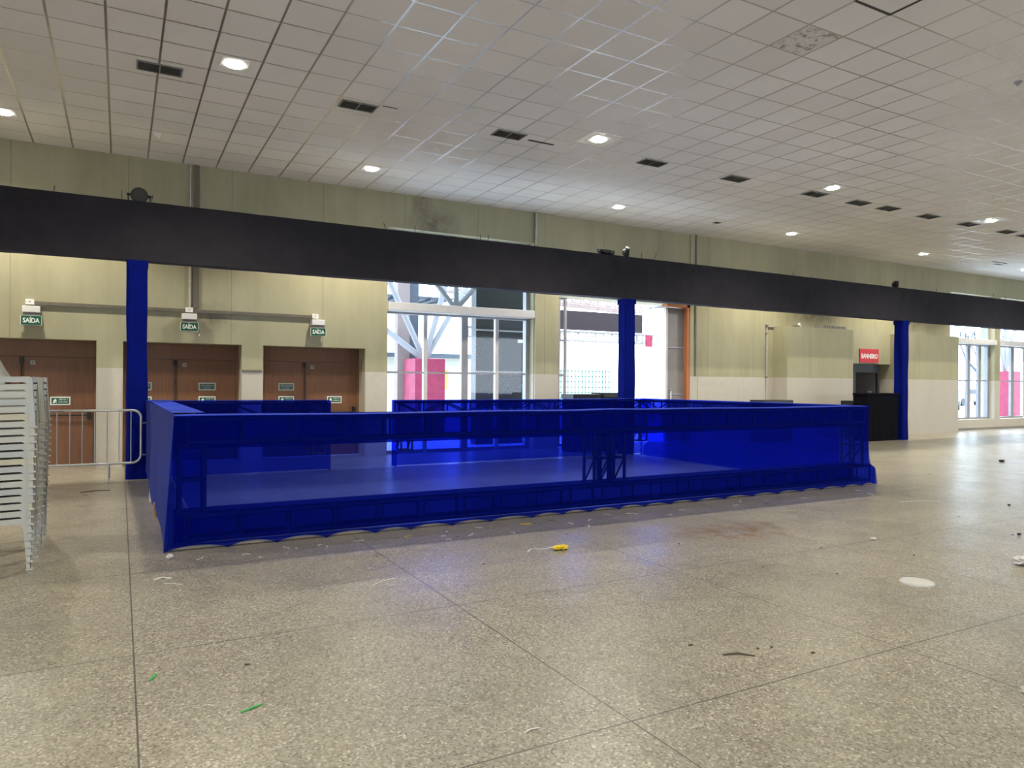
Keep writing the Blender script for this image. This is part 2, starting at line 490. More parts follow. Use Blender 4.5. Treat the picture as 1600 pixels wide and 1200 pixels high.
openings = [(-2.42, -0.38, 0, 2.28), (0.04, 2.08, 0, 2.28), (2.48, 4.55, 0, 2.28),
            (5.04, 8.68, 0, 4.92), (9.39, 13.60, 0, 3.72), (20.48, 22.37, 0, 2.28),
            (25.76, 28.60, 0.37, 4.92), (28.97, 31.80, 0.37, 4.92), (32.2, 35.0, 0.37, 4.92)]
b = MB()
x = XL
for (a, c, z0, z1) in openings:
    b.box(x, a, WY, WY + WT, 0, CZ)
    b.box(a, c, WY, WY + WT, z1, CZ)
    if z0 > 0: b.box(a, c, WY, WY + WT, 0, z0)
    x = c
b.box(x, XR, WY, WY + WT, 0, CZ)
struct(b.build('wall_back', M['wall']), 'far wall painted olive above and cream below')
b = MB()
y = YB
for (a, c) in ((-14, -7), (-6, 1)):  # unseen openings added to let daylight reach the ceiling
    b.box(XL - 0.3, XL, y, a, 0, CZ); b.box(XL - 0.3, XL, a, c, 4.9, CZ); b.box(XL - 0.3, XL, a, c, 0, 0.3); y = c
b.box(XL - 0.3, XL, y, WY + WT, 0, CZ)
struct(b.build('wall_left', M['plain_wall']))
b = MB()
y = YB
for (a, c) in ((-14, -7), (-6, 1)):  # unseen openings added for daylight from the right
    b.box(XR, XR + 0.3, y, a, 0, CZ); b.box(XR, XR + 0.3, a, c, 4.9, CZ); b.box(XR, XR + 0.3, a, c, 0, 0.3); y = c
b.box(XR, XR + 0.3, y, WY + WT, 0, CZ)
struct(b.build('wall_right', M['plain_wall']))
b = MB()
x = XL
for (a, c) in ((21, 29),):  # unseen opening added for daylight from behind the camera
    b.box(x, a, YB - 0.3, YB, 0, CZ); b.box(a, c, YB - 0.3, YB, 4.9, CZ); b.box(a, c, YB - 0.3, YB, 0, 0.3); x = c
b.box(x, XR, YB - 0.3, YB, 0, CZ)
struct(b.build('wall_front', M['plain_wall']))

# pilasters and mouldings on the far wall
b = MB(); b.box(8.70, 9.28, WY - 0.05, WY, 0, CZ - 0.002); struct(b.build('trim_1', M['wall']), 'shallow painted pilaster between the glazed openings')
b = MB(); b.box(13.60, 13.86, WY - 0.035, WY, 0, CZ - 0.002); struct(b.build('trim_2', M['wall']), 'narrow pale pilaster right of the open doorway')
b = MB(); b.box(2.08, 2.46, WY - 0.02, WY, 1.755, 1.79); struct(b.build('trim_3', M['conduit']), 'short dark rail between the second and third wooden doors')
b = MB()
for (a, c) in ((13.9, 16.8), (-0.36, 0.02), (4.57, 5.02)):
    b.box(a, c, WY - 0.008, WY, 0, 1.78)
struct(b.build('trim_4', M['cream']), 'cream wainscot panels')
b = MB(); b.box(13.76, 13.80, WY - 0.06, WY - 0.035, 1.8, CZ - 0.002); struct(b.build('trim_5', M['conduit']))

# boxed-out toilet block and partitions
b = MB(); b.box(16.84, 19.76, 14.31, WY, 0, 3.28); struct(b.build('wall_toilet_block', M['wall']), 'projecting olive and cream partition block beside the toilet entrance')
b = MB(); b.box(22.37, 25.36, 14.31, WY, 0, 3.28); struct(b.build('wall_partition', M['wall']), 'olive and cream partition block right of the last blue post')
b = MB()
b.box(20.40, 20.48, WY + WT, 17.2, 0, 2.6); b.box(22.37, 22.45, WY + WT, 17.2, 0, 2.6); b.box(20.40, 22.45, 17.2, 17.3, 0, 2.6); b.box(20.4, 22.45, WY + WT, 17.3, 2.6, 2.7)
b.box(20.4, 22.45, WY + WT, 17.3, -0.1, 0)
struct(b.build('wall_corridor', M['grey_panel']), 'dark corridor behind the toilet entrance')
b = MB(); b.box(20.48, 21.95, WY + 0.1, WY + 0.16, 2.0, 2.28); b.box(20.48, 20.75, WY + 0.1, WY + 0.16, 0, 2.0); b.box(21.85, 21.95, WY + 0.1, WY + 0.16, 0, 2.0)
struct(b.build('trim_6', M['black_metal']), 'black frame inside the toilet entrance')
# base strip under the right windows
b = MB(); b.box(25.4, XR, WY - 0.015, WY, 0, 0.07); struct(b.build('baseboard_back', M['grey_panel']))

# ------------------------------------------------------------------ wooden doors
def wood_door(n, x0, x1, lab, small):
    Y = WY + WT - 0.06
    root = empty('door_%d' % n, ((x0 + x1) / 2, Y, 0)); struct(root, lab)
    w = (x1 - x0) / 2
    mb = MB(); mb.box(-w, w, 0, 0.06, 1.985, 2.28); mb.build('transom_panel', M['wood'], root)
    mb = MB(); mb.box(-w, -w + 0.05, -0.012, 0.06, 0, 1.98); mb.box(w - 0.05, w, -0.012, 0.06, 0, 1.98); mb.build('door_frame', M['wood'], root)
    off = -0.10
    for s, (a, c) in enumerate(((-w + 0.055, off - 0.004), (off + 0.004, w - 0.055))):
        mb = MB(); mb.box(a, c, 0, 0.045, 0.018, 1.975)
        leaf = mb.build('door_leaf', M['wood'], root)
        # panic bar
        mb = MB(); mb.box(a + 0.04, a + 0.10, -0.07, 0, 0.86, 1.04); mb.box(c - 0.10, c - 0.04, -0.07, 0, 0.86, 1.04)
        mb.tube([(a + 0.07, -0.06, 0.93), (c - 0.07, -0.06, 0.93)], 0.014, 8)
        mb.build('panic_bar', M['black_metal'], leaf)
        mb = MB(); mb.box(a + 0.07, a + 0.28, -0.078, -0.066, 0.925, 0.945); mb.build('bar_plate', M['white_plastic'], leaf)
        # green plates
        zs = [(1.19, 'green')] if (s, n) not in ((0, 2), (1, 2), (0, 3)) else [(1.19, 'green'), (1.46, 'grey_green')]
        if (n, s) == (1, 0): zs = []
        for z, mt in zs:
            cx = {(1, 1): 0.45, (2, 0): -0.69, (2, 1): 0.44, (3, 0): -0.50, (3, 1): 0.50}[(n, s)]
            mb = MB(); mb.box(cx - 0.155, cx + 0.155, -0.008, 0, z - 0.075, z + 0.075)
            pl = mb.build('sign_plate', M['sign_white'] if mt == 'green' else M['sign_grey'], leaf)
            mb = MB(); mb.box(cx - 0.135, cx + 0.135, -0.011, -0.008, z - 0.055, z + 0.055)
            mb.build('sign_face', M['green'] if mt == 'green' else M['grey_green'], leaf)
            if mt == 'green':
                text('lettering', 'APERTE E', 0.042, M['sign_white'], leaf, (cx + 0.045, -0.013, z + 0.024), sx=0.8)
                text('lettering', 'EMPURRE', 0.042, M['sign_white'], leaf, (cx + 0.045, -0.013, z - 0.022), sx=0.8)
                mb = MB(); mb.prism([(cx - 0.12, z - 0.04), (cx - 0.10, z - 0.01), (cx - 0.11, z + 0.01), (cx - 0.085, z + 0.03), (cx - 0.07, z + 0.04), (cx - 0.06, z + 0.02), (cx - 0.045, z + 0.01), (cx - 0.065, z), (cx - 0.05, z - 0.04), (cx - 0.075, z - 0.02), (cx - 0.09, z - 0.04)], 'y', -0.0125, -0.011)
                mb.build('pictogram', M['sign_white'], leaf)
            else:
                text('lettering', 'NÃO OBSTRUA', 0.038, M['sign_grey'], leaf, (cx, -0.013, z + 0.018), sx=0.85)
                text('lettering', 'ESTA SAÍDA', 0.030, M['sign_grey'], leaf, (cx, -0.013, z - 0.025), sx=0.85)
    mb = MB(); mb.box(off - 0.06, off - 0.008, -0.05, 0, 1.86, 1.97); mb.box(off - 0.05, off - 0.018, -0.04, 0, 0.9, 1.05); mb.box(off - 0.045, off - 0.02, -0.035, 0, 1.50, 1.55)
    mb.tube([(off - 0.034, -0.03, 0.1), (off - 0.034, -0.03, 1.9)], 0.010, 8)
    mb.build('vertical_rod', M['black_metal'], root)
    mb = MB(); mb.box(off + 0.095, off + 0.165, -0.007, 0, 1.84, 1.91); mb.build('small_plate', M['sign_grey'], root)
    mb = MB(); mb.disc((off + 0.13, -0.0075, 1.875), (0, -1, 0), 0.016, 0.002, 16); mb.build('plate_centre', M['wood'], root)
    return root
wood_door(1, -2.42, -0.38, 'brown wooden double fire door nearest the chair stacks', 0)
wood_door(2, 0.04, 2.08, 'brown wooden double fire door behind the first blue post', 0)
wood_door(3, 2.48, 4.55, 'brown wooden double fire door beside the glazed opening', 0)
b = MB()
for a, c in ((-2.42, -0.38), (0.04, 2.08), (2.48, 4.55)):
    b.box(a, c, WY + WT + 0.005, WY + WT + 0.05, 0.03 if a < -1 else -0.04, 2.3)
struct(b.build('trim_light_block', M['grey_panel']), 'hidden backing added behind the wooden doors to block daylight')  # hidden backing added to stop daylight leaking around the leaves
b = MB()
for a, c in ((-2.42, -0.38), (0.04, 2.08), (2.48, 4.55)):
    b.box(a, c, WY + 0.4, WY + WT, 0, 0.012)
struct(b.build('trim_daylight', M['white_plastic']), 'pale door sills standing in for daylight under the doors')  # white strips put the daylight under the doors into their colour

# ------------------------------------------------------------------ windows
GY = 15.07
def window(n, x0, x1, z0, z1, mull, lab, header=(3.12, 3.30), hx=None, zt=None, heavy=None, rail=1.79, mat='grey_frame'):
    root = empty('window_%d' % n, (0, 0, 0)); struct(root, lab)
    k = GY / WY
    mb = MB()
    mb.box(x0, x0 + 0.05, GY, GY + 0.08, z0, z1); mb.box(x1 - 0.10, x1, GY - 0.05, GY + 0.10, z0, z1)
    mb.box(x0, x1, GY, GY + 0.08, z1 - 0.07, z1); mb.box(x0, x1, GY, GY + 0.08, z0, z0 + 0.07)
    mb.box(x0, x1, GY - 0.02, GY + 0.1, 3.08, 3.16)
    mb.build('window_frame', M[mat], root)
    for i, (mx, w) in enumerate(mull):
        mb = MB(); mb.box(mx - w / 2, mx + w / 2, GY - 0.01, GY + 0.08, z0, 3.10)
        mb.build('mullion', M['grey_frame'] if w > 0.11 else M['white_frame'], root)
    mb = MB(); mb.box(x0, x1, GY, GY + 0.05, rail - 0.02, rail + 0.02); mb.build('glazing_bar', M['grey_frame'], root)
    mb = MB(); mb.box(x0 + 0.03, x1 - 0.05, GY + 0.035, GY + 0.041, z0, z1 - 0.03); mb.build('pane', M['glass'], root)
    h0 = hx or x0
    mb = MB(); mb.box(h0, x1 - 0.02, WY - 0.10, WY + 0.20, header[0], header[1]); mb.build('header_box', M['white_frame'], root, bevel=0.01)
    return root
window(1, 5.04, 8.68, 0, 4.92, [(6.01, 0.09), (6.98, 0.16), (7.82, 0.09)], 'tall glazed screen with sliding glass doors left of the open doorway')
window(2, 25.76, 28.60, 0.37, 4.92, [(27.35, 0.18), (28.05, 0.16), (26.5, 0.10)], 'tall window right of the cream partition', hx=26.05)
window(3, 28.97, 31.80, 0.37, 4.92, [(30.3, 0.2), (31.1, 0.1)], 'tall window at the right edge of the photo')
window(4, 32.2, 35.0, 0.37, 4.92, [(33.6, 0.2)], 'window beyond the right edge')

# open doorway with folded leaves
d = struct(empty('door_4', (0, 0, 0)), 'wide open doorway with grey folding leaves slid to both sides')
mb = MB()
for (a, c) in ((9.41, 9.47), (9.60, 9.66)): mb.box(a, c, WY + 0.05, WY + 0.11, 0.02, 3.68)
for z in (0.02, 1.75, 2.6, 3.62): mb.box(9.41, 9.66, WY + 0.055, WY + 0.105, z, z + 0.06)
mb.build('door_leaf', M['grey_frame'], d)
mb = MB(); mb.box(12.93, 13.50, WY + 0.12, WY + 0.17, 0.02, 3.64); lf = mb.build('door_leaf', M['grey_panel'], d)
mb = MB()
for z in (0.9, 1.29, 2.55): mb.box(12.93, 13.50, WY + 0.105, WY + 0.12, z, z + 0.035)
mb.build('panel_rail', M['grey_frame'], lf)
mb = MB(); mb.box(12.86, 12.93, WY + 0.10, WY + 0.18, 0.02, 3.64); mb.build('leaf_edge', M['white_frame'], lf)
mb = MB(); mb.box(13.0, 13.03, WY + 0.05, WY + 0.08, 0.95, 1.45); mb.box(13.0, 13.03, WY + 0.05, WY + 0.12, 0.97, 1.0); mb.box(13.0, 13.03, WY + 0.05, WY + 0.12, 1.4, 1.43); mb.build('pull_handle', M['white_frame'], lf)
mb = MB(); mb.box(13.50, 13.60, WY - 0.02, WY + 0.2, 0, 3.72); mb.box(12.8, 13.60, WY - 0.02, WY + 0.2, 3.66, 3.72)
mb.build('door_frame', M['orange_wood'], d)

# ------------------------------------------------------------------ ceiling lamps, vents and debris
def lamp_proto():
    r = empty('ceiling_light', (0, 0, CZ))
    mb = MB(); mb.box(-0.17, 0.17, -0.17, 0.17, -0.012, 0.0); mb.build('lamp_frame', M['white_plastic'], r)
    mb = MB(); mb.disc((0, 0, -0.012), (0, 0, -1), 0.115, 0.014, 20); mb.build('lamp_lens', M['lens'], r)
    return r
def place_lamp(r, x, y, lab, big=False, light=True, ang=140, power=1.0):
    r.location = (x, y, CZ)
    tag(r, lab, 'ceiling light', 'recessed ceiling lights')
    if light:
        ld = bpy.data.lights.new('lamp_light', 'SPOT')
        ld.energy = LAMP_W * power; ld.color = LAMP_COL; ld.spot_size = math.radians(ang); ld.spot_blend = 0.45; ld.shadow_soft_size = 0.10
        lo = bpy.data.objects.new('lamp_light', ld); COL.objects.link(lo)
        lo.parent = r; lo.location = (0, 0, -0.05)
    if big:
        mb = MB(); mb.box(-0.285, 0.285, -0.285, 0.285, -0.006, 0.0); mb.build('lamp_reflector', M['reflector'], r)
lp = lamp_proto()
spots = []
names_mid = {1.27: 'lit ceiling lamp near the top left, above the first vent', 7.0: 'large square lit ceiling lamp between the third and fourth vents',
             12.9: 'lit ceiling lamp just above the row of far vents', 18.78: 'large lit ceiling lamp at the right among the far vents'}
names_wall = {-1.60: 'lit ceiling lamp cut by the left edge of the photo', 4.19: 'lit ceiling lamp close to the far wall, above the third wooden door',
              10.06: 'lit ceiling lamp close to the far wall, above the open doorway', 15.83: 'lit ceiling lamp close to the far wall, above the toilet block',
              21.73: 'lit ceiling lamp close to the far wall, above the last blue post'}
first = True
for x in (-4.6, 1.27, 7.0, 12.9, 18.78, 24.7, 30.5):
    spots.append((x, 9.84, names_mid.get(x, 'ceiling lamp of the middle row outside the photo'), x in (7.0, 18.78), 140))
for x in (-7.4, -1.60, 4.19, 10.06, 15.83, 21.73, 27.6, 33.4):
    spots.append((x, 13.34, names_wall.get(x, 'ceiling lamp of the wall row outside the photo'), False, 132))
for y in (2.6, -5.0):
    for x in (-4.6, 1.27, 7.0, 12.9, 18.78, 24.7, 30.5):
        spots.append((x, y, 'ceiling lamp behind the camera', False, 140))
roots = [lp] + [copy_tree(lp) for _ in spots[1:]]
for r, (x, y, lab, big, ang) in zip(roots, spots):
    place_lamp(r, x, y, lab, big, True, ang, 1.4 if y > 13 else 1.0)

vents = [(0.43, 10.48, 'black ceiling vent at the top left, first of the row'), (3.07, 10.44, 'black ceiling vent second from the left'),
         (5.59, 10.40, 'black ceiling vent beside a dislodged tile, third from the left'), (8.60, 10.40, 'black ceiling vent right of the large square lamp'),
         (10.69, 10.38, 'black ceiling vent fifth from the left'), (13.01, 10.36, 'black ceiling vent left of and below a round lamp'),
         (14.47, 10.37, 'black ceiling vent seventh from the left'), (15.51, 10.36, 'black ceiling vent eighth from the left'),
         (17.07, 10.36, 'black ceiling vent ninth from the left'), (18.75, 10.36, 'black ceiling vent just below the large lamp at the right'),
         (20.51, 10.36, 'black ceiling vent second from the right edge'), (21.5, 10.36, 'black ceiling vent at the right edge of the photo')]
def vent_proto():
    r = empty('ceiling_vent', (0, 0, CZ))
    mb = MB()
    for a in ((-0.27, 0.27, -0.15, -0.13), (-0.27, 0.27, 0.13, 0.15), (-0.27, -0.25, -0.13, 0.13), (0.25, 0.27, -0.13, 0.13), (-0.008, 0.008, -0.13, 0.13)):
        mb.box(a[0], a[1], a[2], a[3], -0.014, 0)
    mb.build('vent_frame', M['vent_frame'], r)
    mb = MB(); mb.box(-0.25, 0.25, -0.13, 0.13, -0.002, 0); mb.build('vent_backing', M['vent'], r)
    mb = MB()
    rot = Matrix.Rotation(math.radians(40), 3, 'X')
    for i in range(9):
        y = -0.115 + i * 0.029
        mb.box(-0.25, 0.25, y - 0.010, y + 0.010, -0.0085, -0.0070, rot, (0, y, -0.008))
    mb.build('louvres', M['vent_frame'], r)
    return r
vp = vent_proto()
vr = [vp] + [copy_tree(vp) for _ in vents[1:]]
for r, (x, y, lab) in zip(vr, vents):
    r.location = (x, y, CZ - 0.0005); tag(r, lab, 'vent', 'ceiling vents')

def crumple(name, mat, c, sx, sy, sz, seed, label, cat, group=None, n=2):
    rnd = random.Random(seed)
    bm = bmesh.new()
    bmesh.ops.create_icosphere(bm, subdivisions=n, radius=1)
    for v in bm.verts:
        f = 0.65 + 0.55 * rnd.random()
        v.co = Vector((v.co.x * sx * f, v.co.y * sy * f, v.co.z * sz * f))
    mz = min(v.co.z for v in bm.verts)
    for v in bm.verts: v.co.z -= mz
    mb = MB(); mb.bm.free(); mb.bm = bm
    o = mb.build(name, mat)
    o.location = c
    return tag(o, label, cat, group)
def flap(name, mat, pts, label, cat, th=0.004):
    mb = MB(); mb.bm.faces.new([mb.bm.verts.new(p) for p in pts])
    o = mb.build(name, mat, solid=th)
    return tag(o, label, cat)
flap('hanging_paper', M['white_plastic'], [(0.43, 13.21, CZ), (0.58, 13.21, CZ), (0.54, 13.20, CZ - 0.11)], 'small white scrap hanging from the ceiling left of the third vent and close to wall', 'paper')
flap('hanging_paper', M['white_plastic'], [(4.76, 11.65, CZ), (4.90, 11.65, CZ), (4.86, 11.64, CZ - 0.07)], 'small white scrap hanging from the ceiling between vents and near wall lamp', 'paper')
def loose_tile(x, y, w, tilt, lab):
    mb = MB(); mb.box(-w / 2, w / 2, -0.29, 0.29, -0.012, 0.0)
    o = mb.build('ceiling_tile', M['ceiling'])
    o.location = (x, y, CZ - 0.012); o.rotation_euler = (math.radians(tilt), 0, 0)
    return tag(o, lab, 'ceiling tile')
# gap beside the third vent and an open tile at the top edge
b = MB(); b.box(6.0, 6.5, 10.44, 10.50, CZ - 0.004, CZ); tag(b.build('tile_gap', M['vent']), 'dark gap of a dislodged ceiling tile beside the third vent', 'gap')
b = MB(); b.box(7.42, 7.45, 4.38, 4.975, CZ - 0.006, CZ); b.box(6.85, 7.42, 4.945, 4.975, CZ - 0.006, CZ); tag(b.build('tile_gap', M['vent']), 'dark open edge of a ceiling tile at the top edge of the photo', 'gap')
b = MB(); b.box(3.38, 3.62, 10.24, 10.27, CZ - 0.004, CZ); tag(b.build('tile_gap', M['vent']), 'thin dark gap at the corner of the second vent', 'gap')
b = MB(); b.box(13.1, 13.3, 13.35, 13.50, CZ - 0.004, CZ); tag(b.build('tile_gap', M['vent']), 'small dark gap in the ceiling close to the far wall', 'gap')
b = MB(); b.box(25.0, 25.8, 13.0, 13.06, CZ - 0.006, CZ); b.box(25.5, 25.95, 13.2, 13.3, CZ - 0.006, CZ); tag(b.build('tile_gap', M['vent']), 'broken ceiling tile gap near the wall at the right', 'gap')
b = MB(); b.disc((10.57, 5.21, CZ), (0, 0, -1), 0.05, 0.02, 16); b.disc((10.57, 5.21, CZ - 0.02), (0, 0, -1), 0.02, 0.03, 10); tag(b.build('sprinkler_head', M['grey_frame']), 'small ceiling sprinkler at the right edge of the ceiling', 'sprinkler')

# ------------------------------------------------------------------ black clad beam and blue posts
BY0, BY1, BZ0, BZ1 = 12.80, 13.10, 3.47, 4.41
def beam():
    root = empty('clad_beam', (14.0, (BY0 + BY1) / 2, BZ0))
    tag(root, 'long charcoal fabric clad truss beam crossing the whole hall', 'beam')
    mb = MB()
    x0, x1 = -7.6, 36.0
    n = 180
    rnd = random.Random(3)
    xs = [x0 + (x1 - x0) * i / n for i in range(n + 1)]
    rows = []
    for xx in xs:
        e = 0.008 * rnd.random()
        rows.append([(xx - 14, BY0 - 12.95, BZ1 - BZ0 - e * 0.6), (xx - 14, BY1 - 12.95, BZ1 - BZ0 - e * 0.6), (xx - 14, BY1 - 12.95, e), (xx - 14, BY0 - 12.95, -e + 0.004)])
    vs = [[mb.bm.verts.new(p) for p in r] for r in rows]
    for i in range(n):
        for k in range(4):
            mb.bm.faces.new((vs[i][k], vs[i][(k + 1) % 4], vs[i + 1][(k + 1) % 4], vs[i + 1][k]))
    mb.bm.faces.new(vs[0]); mb.bm.faces.new(vs[-1][::-1])
    mb.build('fabric_cladding', M['beam_fabric'], root)
    # cable ties and wire ends sticking up
    for (tx, h, lean) in ((0.0, 0.13, 0.0), (0.42, 0.11, 0.02), (-0.9, 0.08, 0.01), (4.32, 0.10, -0.04), (4.9, 0.12, 0), (6.28, 0.09, 0), (6.45, 0.12, 0.01), (10.35, 0.12, -0.02), (10.7, 0.14, 0.08), (15.3, 0.10, 0.05), (16.0, 0.07, 0.03), (24.7, 0.15, 0.0), (25.4, 0.1, 0.04), (21.6, 0.09, 0)):
        mb = MB(); mb.tube([(tx - 14, -0.1, 0.955), (tx - 14 + lean, -0.1, 0.955 + h)], 0.006, 5)
        mb.build('cable_tie', M['black_metal'], root)
    return root
beam()

def post(x0, lab, seed):
    rnd = random.Random(seed)
    root = empty('fabric_post', (x0 + 0.15, 12.95, 0))
    tag(root, lab, 'post', 'blue fabric covered posts')
    mb = MB()
    ph = rnd.random() * 6
    def ring(z):
        w = 0.147 + 0.004 * math.sin(z * 1.9 + ph) + 0.003 * math.sin(z * 5 + ph)
        sx = 0.006 * math.sin(z * 1.3 + ph)
        pts = []
        for k in range(24):
            a = 2 * PI * (k + 0.5) / 24
            c, s = math.cos(a), math.sin(a)
            q = max(abs(c), abs(s))
            fold = 0.004 * math.sin(k * 2.0 + z * 1.7 + ph)
            pts.append((c / q * (w + fold) + sx, s / q * (w + fold), z))
        return pts
    zs = [i * 0.1 for i in range(35)] + [3.465]
    zs[0] = 0.0
    vs = [[mb.bm.verts.new(p) for p in ring(z)] for z in zs]
    for i in range(len(vs) - 1):
        for k in range(24):
            mb.bm.faces.new((vs[i][k], vs[i][(k + 1) % 24], vs[i + 1][(k + 1) % 24], vs[i + 1][k]))
    mb.bm.faces.new(vs[0][::-1]); mb.bm.faces.new(vs[-1])
    mb.build('fabric_sleeve', M['post_fabric'], root, smooth=False)
    mb = MB(); mb.box(-0.1505, 0.1505, -0.1505, 0.1505, 3.36, 3.468); mb.build('top_cuff', M['post_fabric'], root)
    return root
post(0.08, 'blue fabric covered post in front of the second wooden door', 1)
post(9.86, 'blue fabric covered post behind the pen, in front of the open doorway', 2)
post(19.9, 'blue fabric covered post beside the black cloth counter', 3)

# spotlights on the beam
def spotlight(x, y, z, rz, tilt, lab, flat=False, white_cap=False, r=0.125):
    root = empty('spotlight', (x, y, BZ1 - 0.004), rz)
    tag(root, lab, 'spotlight', 'spotlights on the beam')
    R = Matrix.Rotation(math.radians(tilt), 3, 'X')
    d = R @ Vector((0, -1, 0)); c = Vector((0, 0, 0.05 + r * 0.55))
    if flat: c = Vector((0, 0, 0.07))
    mb = MB(); mb.disc(c + d * 0.05, -d, r, 0.06, 20); mb.disc(c - d * 0.01, -d, r * 0.9, 0.08, 20, r * 0.45)
    for k in range(8):
        a = 2 * PI * k / 8
        e = R @ Vector((math.cos(a) * r * 0.95, 0, math.sin(a) * r * 0.95))
        mb.tube([c + e + d * 0.055, c + e * 0.9 - d * 0.06], 0.010, 5)
    mb.build('lamp_housing', M['black_metal'], root)
    mb = MB(); mb.disc(c + d * 0.051, d, r * 0.84, 0.004, 20); mb.build('lens', M['spot_lens'], root)
    mb = MB()
    a0 = 0.03 + r
    mb.path([(-a0, 0, c.z), (-a0, 0, 0.03), (-a0 * 0.8, 0, 0.012), (a0 * 0.8, 0, 0.012), (a0, 0, 0.03), (a0, 0, c.z)], 0.010, 6)
    mb.disc((-a0 - 0.02, 0, c.z), (1, 0, 0), 0.022, 0.05, 10); mb.disc((a0 + 0.02, 0, c.z), (-1, 0, 0), 0.022, 0.05, 10)
    mb.build('yoke', M['black_metal'], root)
    if white_cap:
        mb = MB(); mb.path([(math.cos(t) * (r + 0.008), 0, c.z + math.sin(t) * (r + 0.008)) for t in [PI * 0.25 + i * PI * 0.08 for i in range(8)]], 0.010, 6)
        mb.build('cable', M['pipe'], root)
    return root
spotlight(0.245, 12.93, 0, 0.1, 15, 'round black spotlight facing the camera on top of the first post')
spotlight(9.98, 12.93, 0, 1.0, 5, 'round black spotlight turned right on top of the middle post', white_cap=True)
spotlight(9.42, 12.95, 0, 0.3, -80, 'black spotlight lying flat on the beam left of the middle post', flat=True, white_cap=False, r=0.2)
spotlight(19.76, 12.95, 0, 0.9, 5, 'small black spotlight on the beam above the last post', r=0.11)

# ------------------------------------------------------------------ the blue pen
PX0, PX1, PY0, PY1, PH = 0.35, 10.33, 7.20, 12.76, 1.25
T = 0.30
def box_truss(mb, p0, p1, w, h, step, zig=True, r=0.022):
    """box truss between two points along x or y or z; w,h = half sizes of the section"""
    p0 = Vector(p0); p1 = Vector(p1)
    d = (p1 - p0); L = d.length; d.normalize()
    if abs(d.z) > 0.5: u, v = Vector((1, 0, 0)), Vector((0, 1, 0))
    elif abs(d.x) > 0.5: u, v = Vector((0, 1, 0)), Vector((0, 0, 1))
    else: u, v = Vector((1, 0, 0)), Vector((0, 0, 1))
    cs = [u * a * w + v * c * h for a in (-1, 1) for c in (-1, 1)]
    for c in cs: mb.tube([p0 + c, p1 + c], r, 6)
    n = max(1, round(L / step))
    for i in range(n + 1):
        q = p0 + d * (L * i / n)
        for a, c in ((0, 1), (2, 3), (0, 2), (1, 3)):
            mb.tube([q + cs[a], q + cs[c]], r * 0.7, 5)
    if zig:
        for i in range(n):
            q0 = p0 + d * (L * i / n); q1 = p0 + d * (L * (i + 1) / n)
            for a, c in ((0, 1), (2, 3)):
                s, t = (a, c) if i % 2 else (c, a)
                mb.tube([q0 + cs[s], q1 + cs[t]], r * 0.6, 5)

pen = empty('blue_pen', ((PX0 + PX1) / 2, (PY0 + PY1) / 2, 0))
tag(pen, 'long low rectangular pen of stage trusses wrapped in see-through royal blue mesh fabric', 'pen')
ox, oy = -(PX0 + PX1) / 2, -(PY0 + PY1) / 2
def pl(mb):  # shift into the pen's own coordinates
    bmesh.ops.translate(mb.bm, verts=mb.bm.verts, vec=(ox, oy, 0)); return mb
h = 0.11
GX0, GX1 = 3.22, 4.43
yc = PY0 + 0.15; zt = 1.09; zb = 0.19
segs = [('x', (PX0 + 0.2, yc, zt), (PX1 - 0.05, yc, zt), False), ('x', (PX0 + 0.2, yc, zb), (PX1 + 0.08, yc, zb), False),
        ('x', (PX0 + 0.2, PY1 - 0.15, zt), (GX0 - 0.05, PY1 - 0.15, zt), True), ('x', (GX1 + 0.05, PY1 - 0.15, zt), (PX1 - 0.1, PY1 - 0.15, zt), True),
        ('y', (PX0 + 0.22, yc + 0.2, zt), (PX0 + 0.22, PY1 - 0.2, zt), True), ('y', (PX1 - 0.16, yc + 0.2, zt), (PX1 - 0.16, PY1 - 0.2, zt), True),
        ]
for (_, a, c, zg) in segs:
    mb = MB(); box_truss(mb, a, c, h, h, 0.48, zg)
    pl(mb).build('horizontal_truss', M['alu'], pen)
for (tx, ty) in ((PX0 + 0.24, yc), (5.22, yc), (5.47, yc), (PX1 - 0.2, yc), (PX0 + 0.24, PY1 - 0.15), (GX0 - 0.2, PY1 - 0.15), (GX1 + 0.2, PY1 - 0.15), (PX1 - 0.2, PY1 - 0.15)):
    mb = MB(); box_truss(mb, (tx, ty, 0.32), (tx, ty, 0.96), 0.105, 0.11, 0.30, True, 0.020)
    pl(mb).build('truss_leg', M['alu'], pen)
# beige base rail seen under the scalloped hem
mb = MB(); mb.tube([(PX0 + 0.05, PY0 + 0.03, 0.021), (PX1 + 0.13, PY0 + 0.03, 0.021)], 0.017, 10); pl(mb).build('base_rail', M['rail'], pen)
for (fx, fy, mt) in ((PX0 + 0.02, 9.2, 'tan'), (PX0 + 0.02, 10.4, 'white_plastic')):
    mb = MB(); mb.disc((fx, fy, 0), (0, 0, 1), 0.035, 0.16, 14); pl(mb).build('foot', M[mt], pen)

hem = [0.35, 0.9, 1.34, 1.82, 2.32, 2.71, 3.19, 3.66, 4.2, 4.62, 5.0, 5.45, 5.85, 6.27, 6.71, 7.23, 7.75, 8.27, 8.76, 9.21, 9.69, 10.15, 10.50]
def hemz(x):
    for a, c in zip(hem, hem[1:]):
        if a <= x <= c:
            t = (x - a) / (c - a)
            amp = 0.044 if a < 2 else (0.038 if x < 6 else 0.032)
            return 0.004 + amp * math.sin(PI * t) ** 0.8
    return 0.005
def pinch(x):
    dmin = min(abs(x - q) for q in hem)
    return dmin
xs = []
for a, c in zip(hem, hem[1:]):
    for i in range(10): xs.append(a + (c - a) * i / 10)
xs.append(hem[-1])
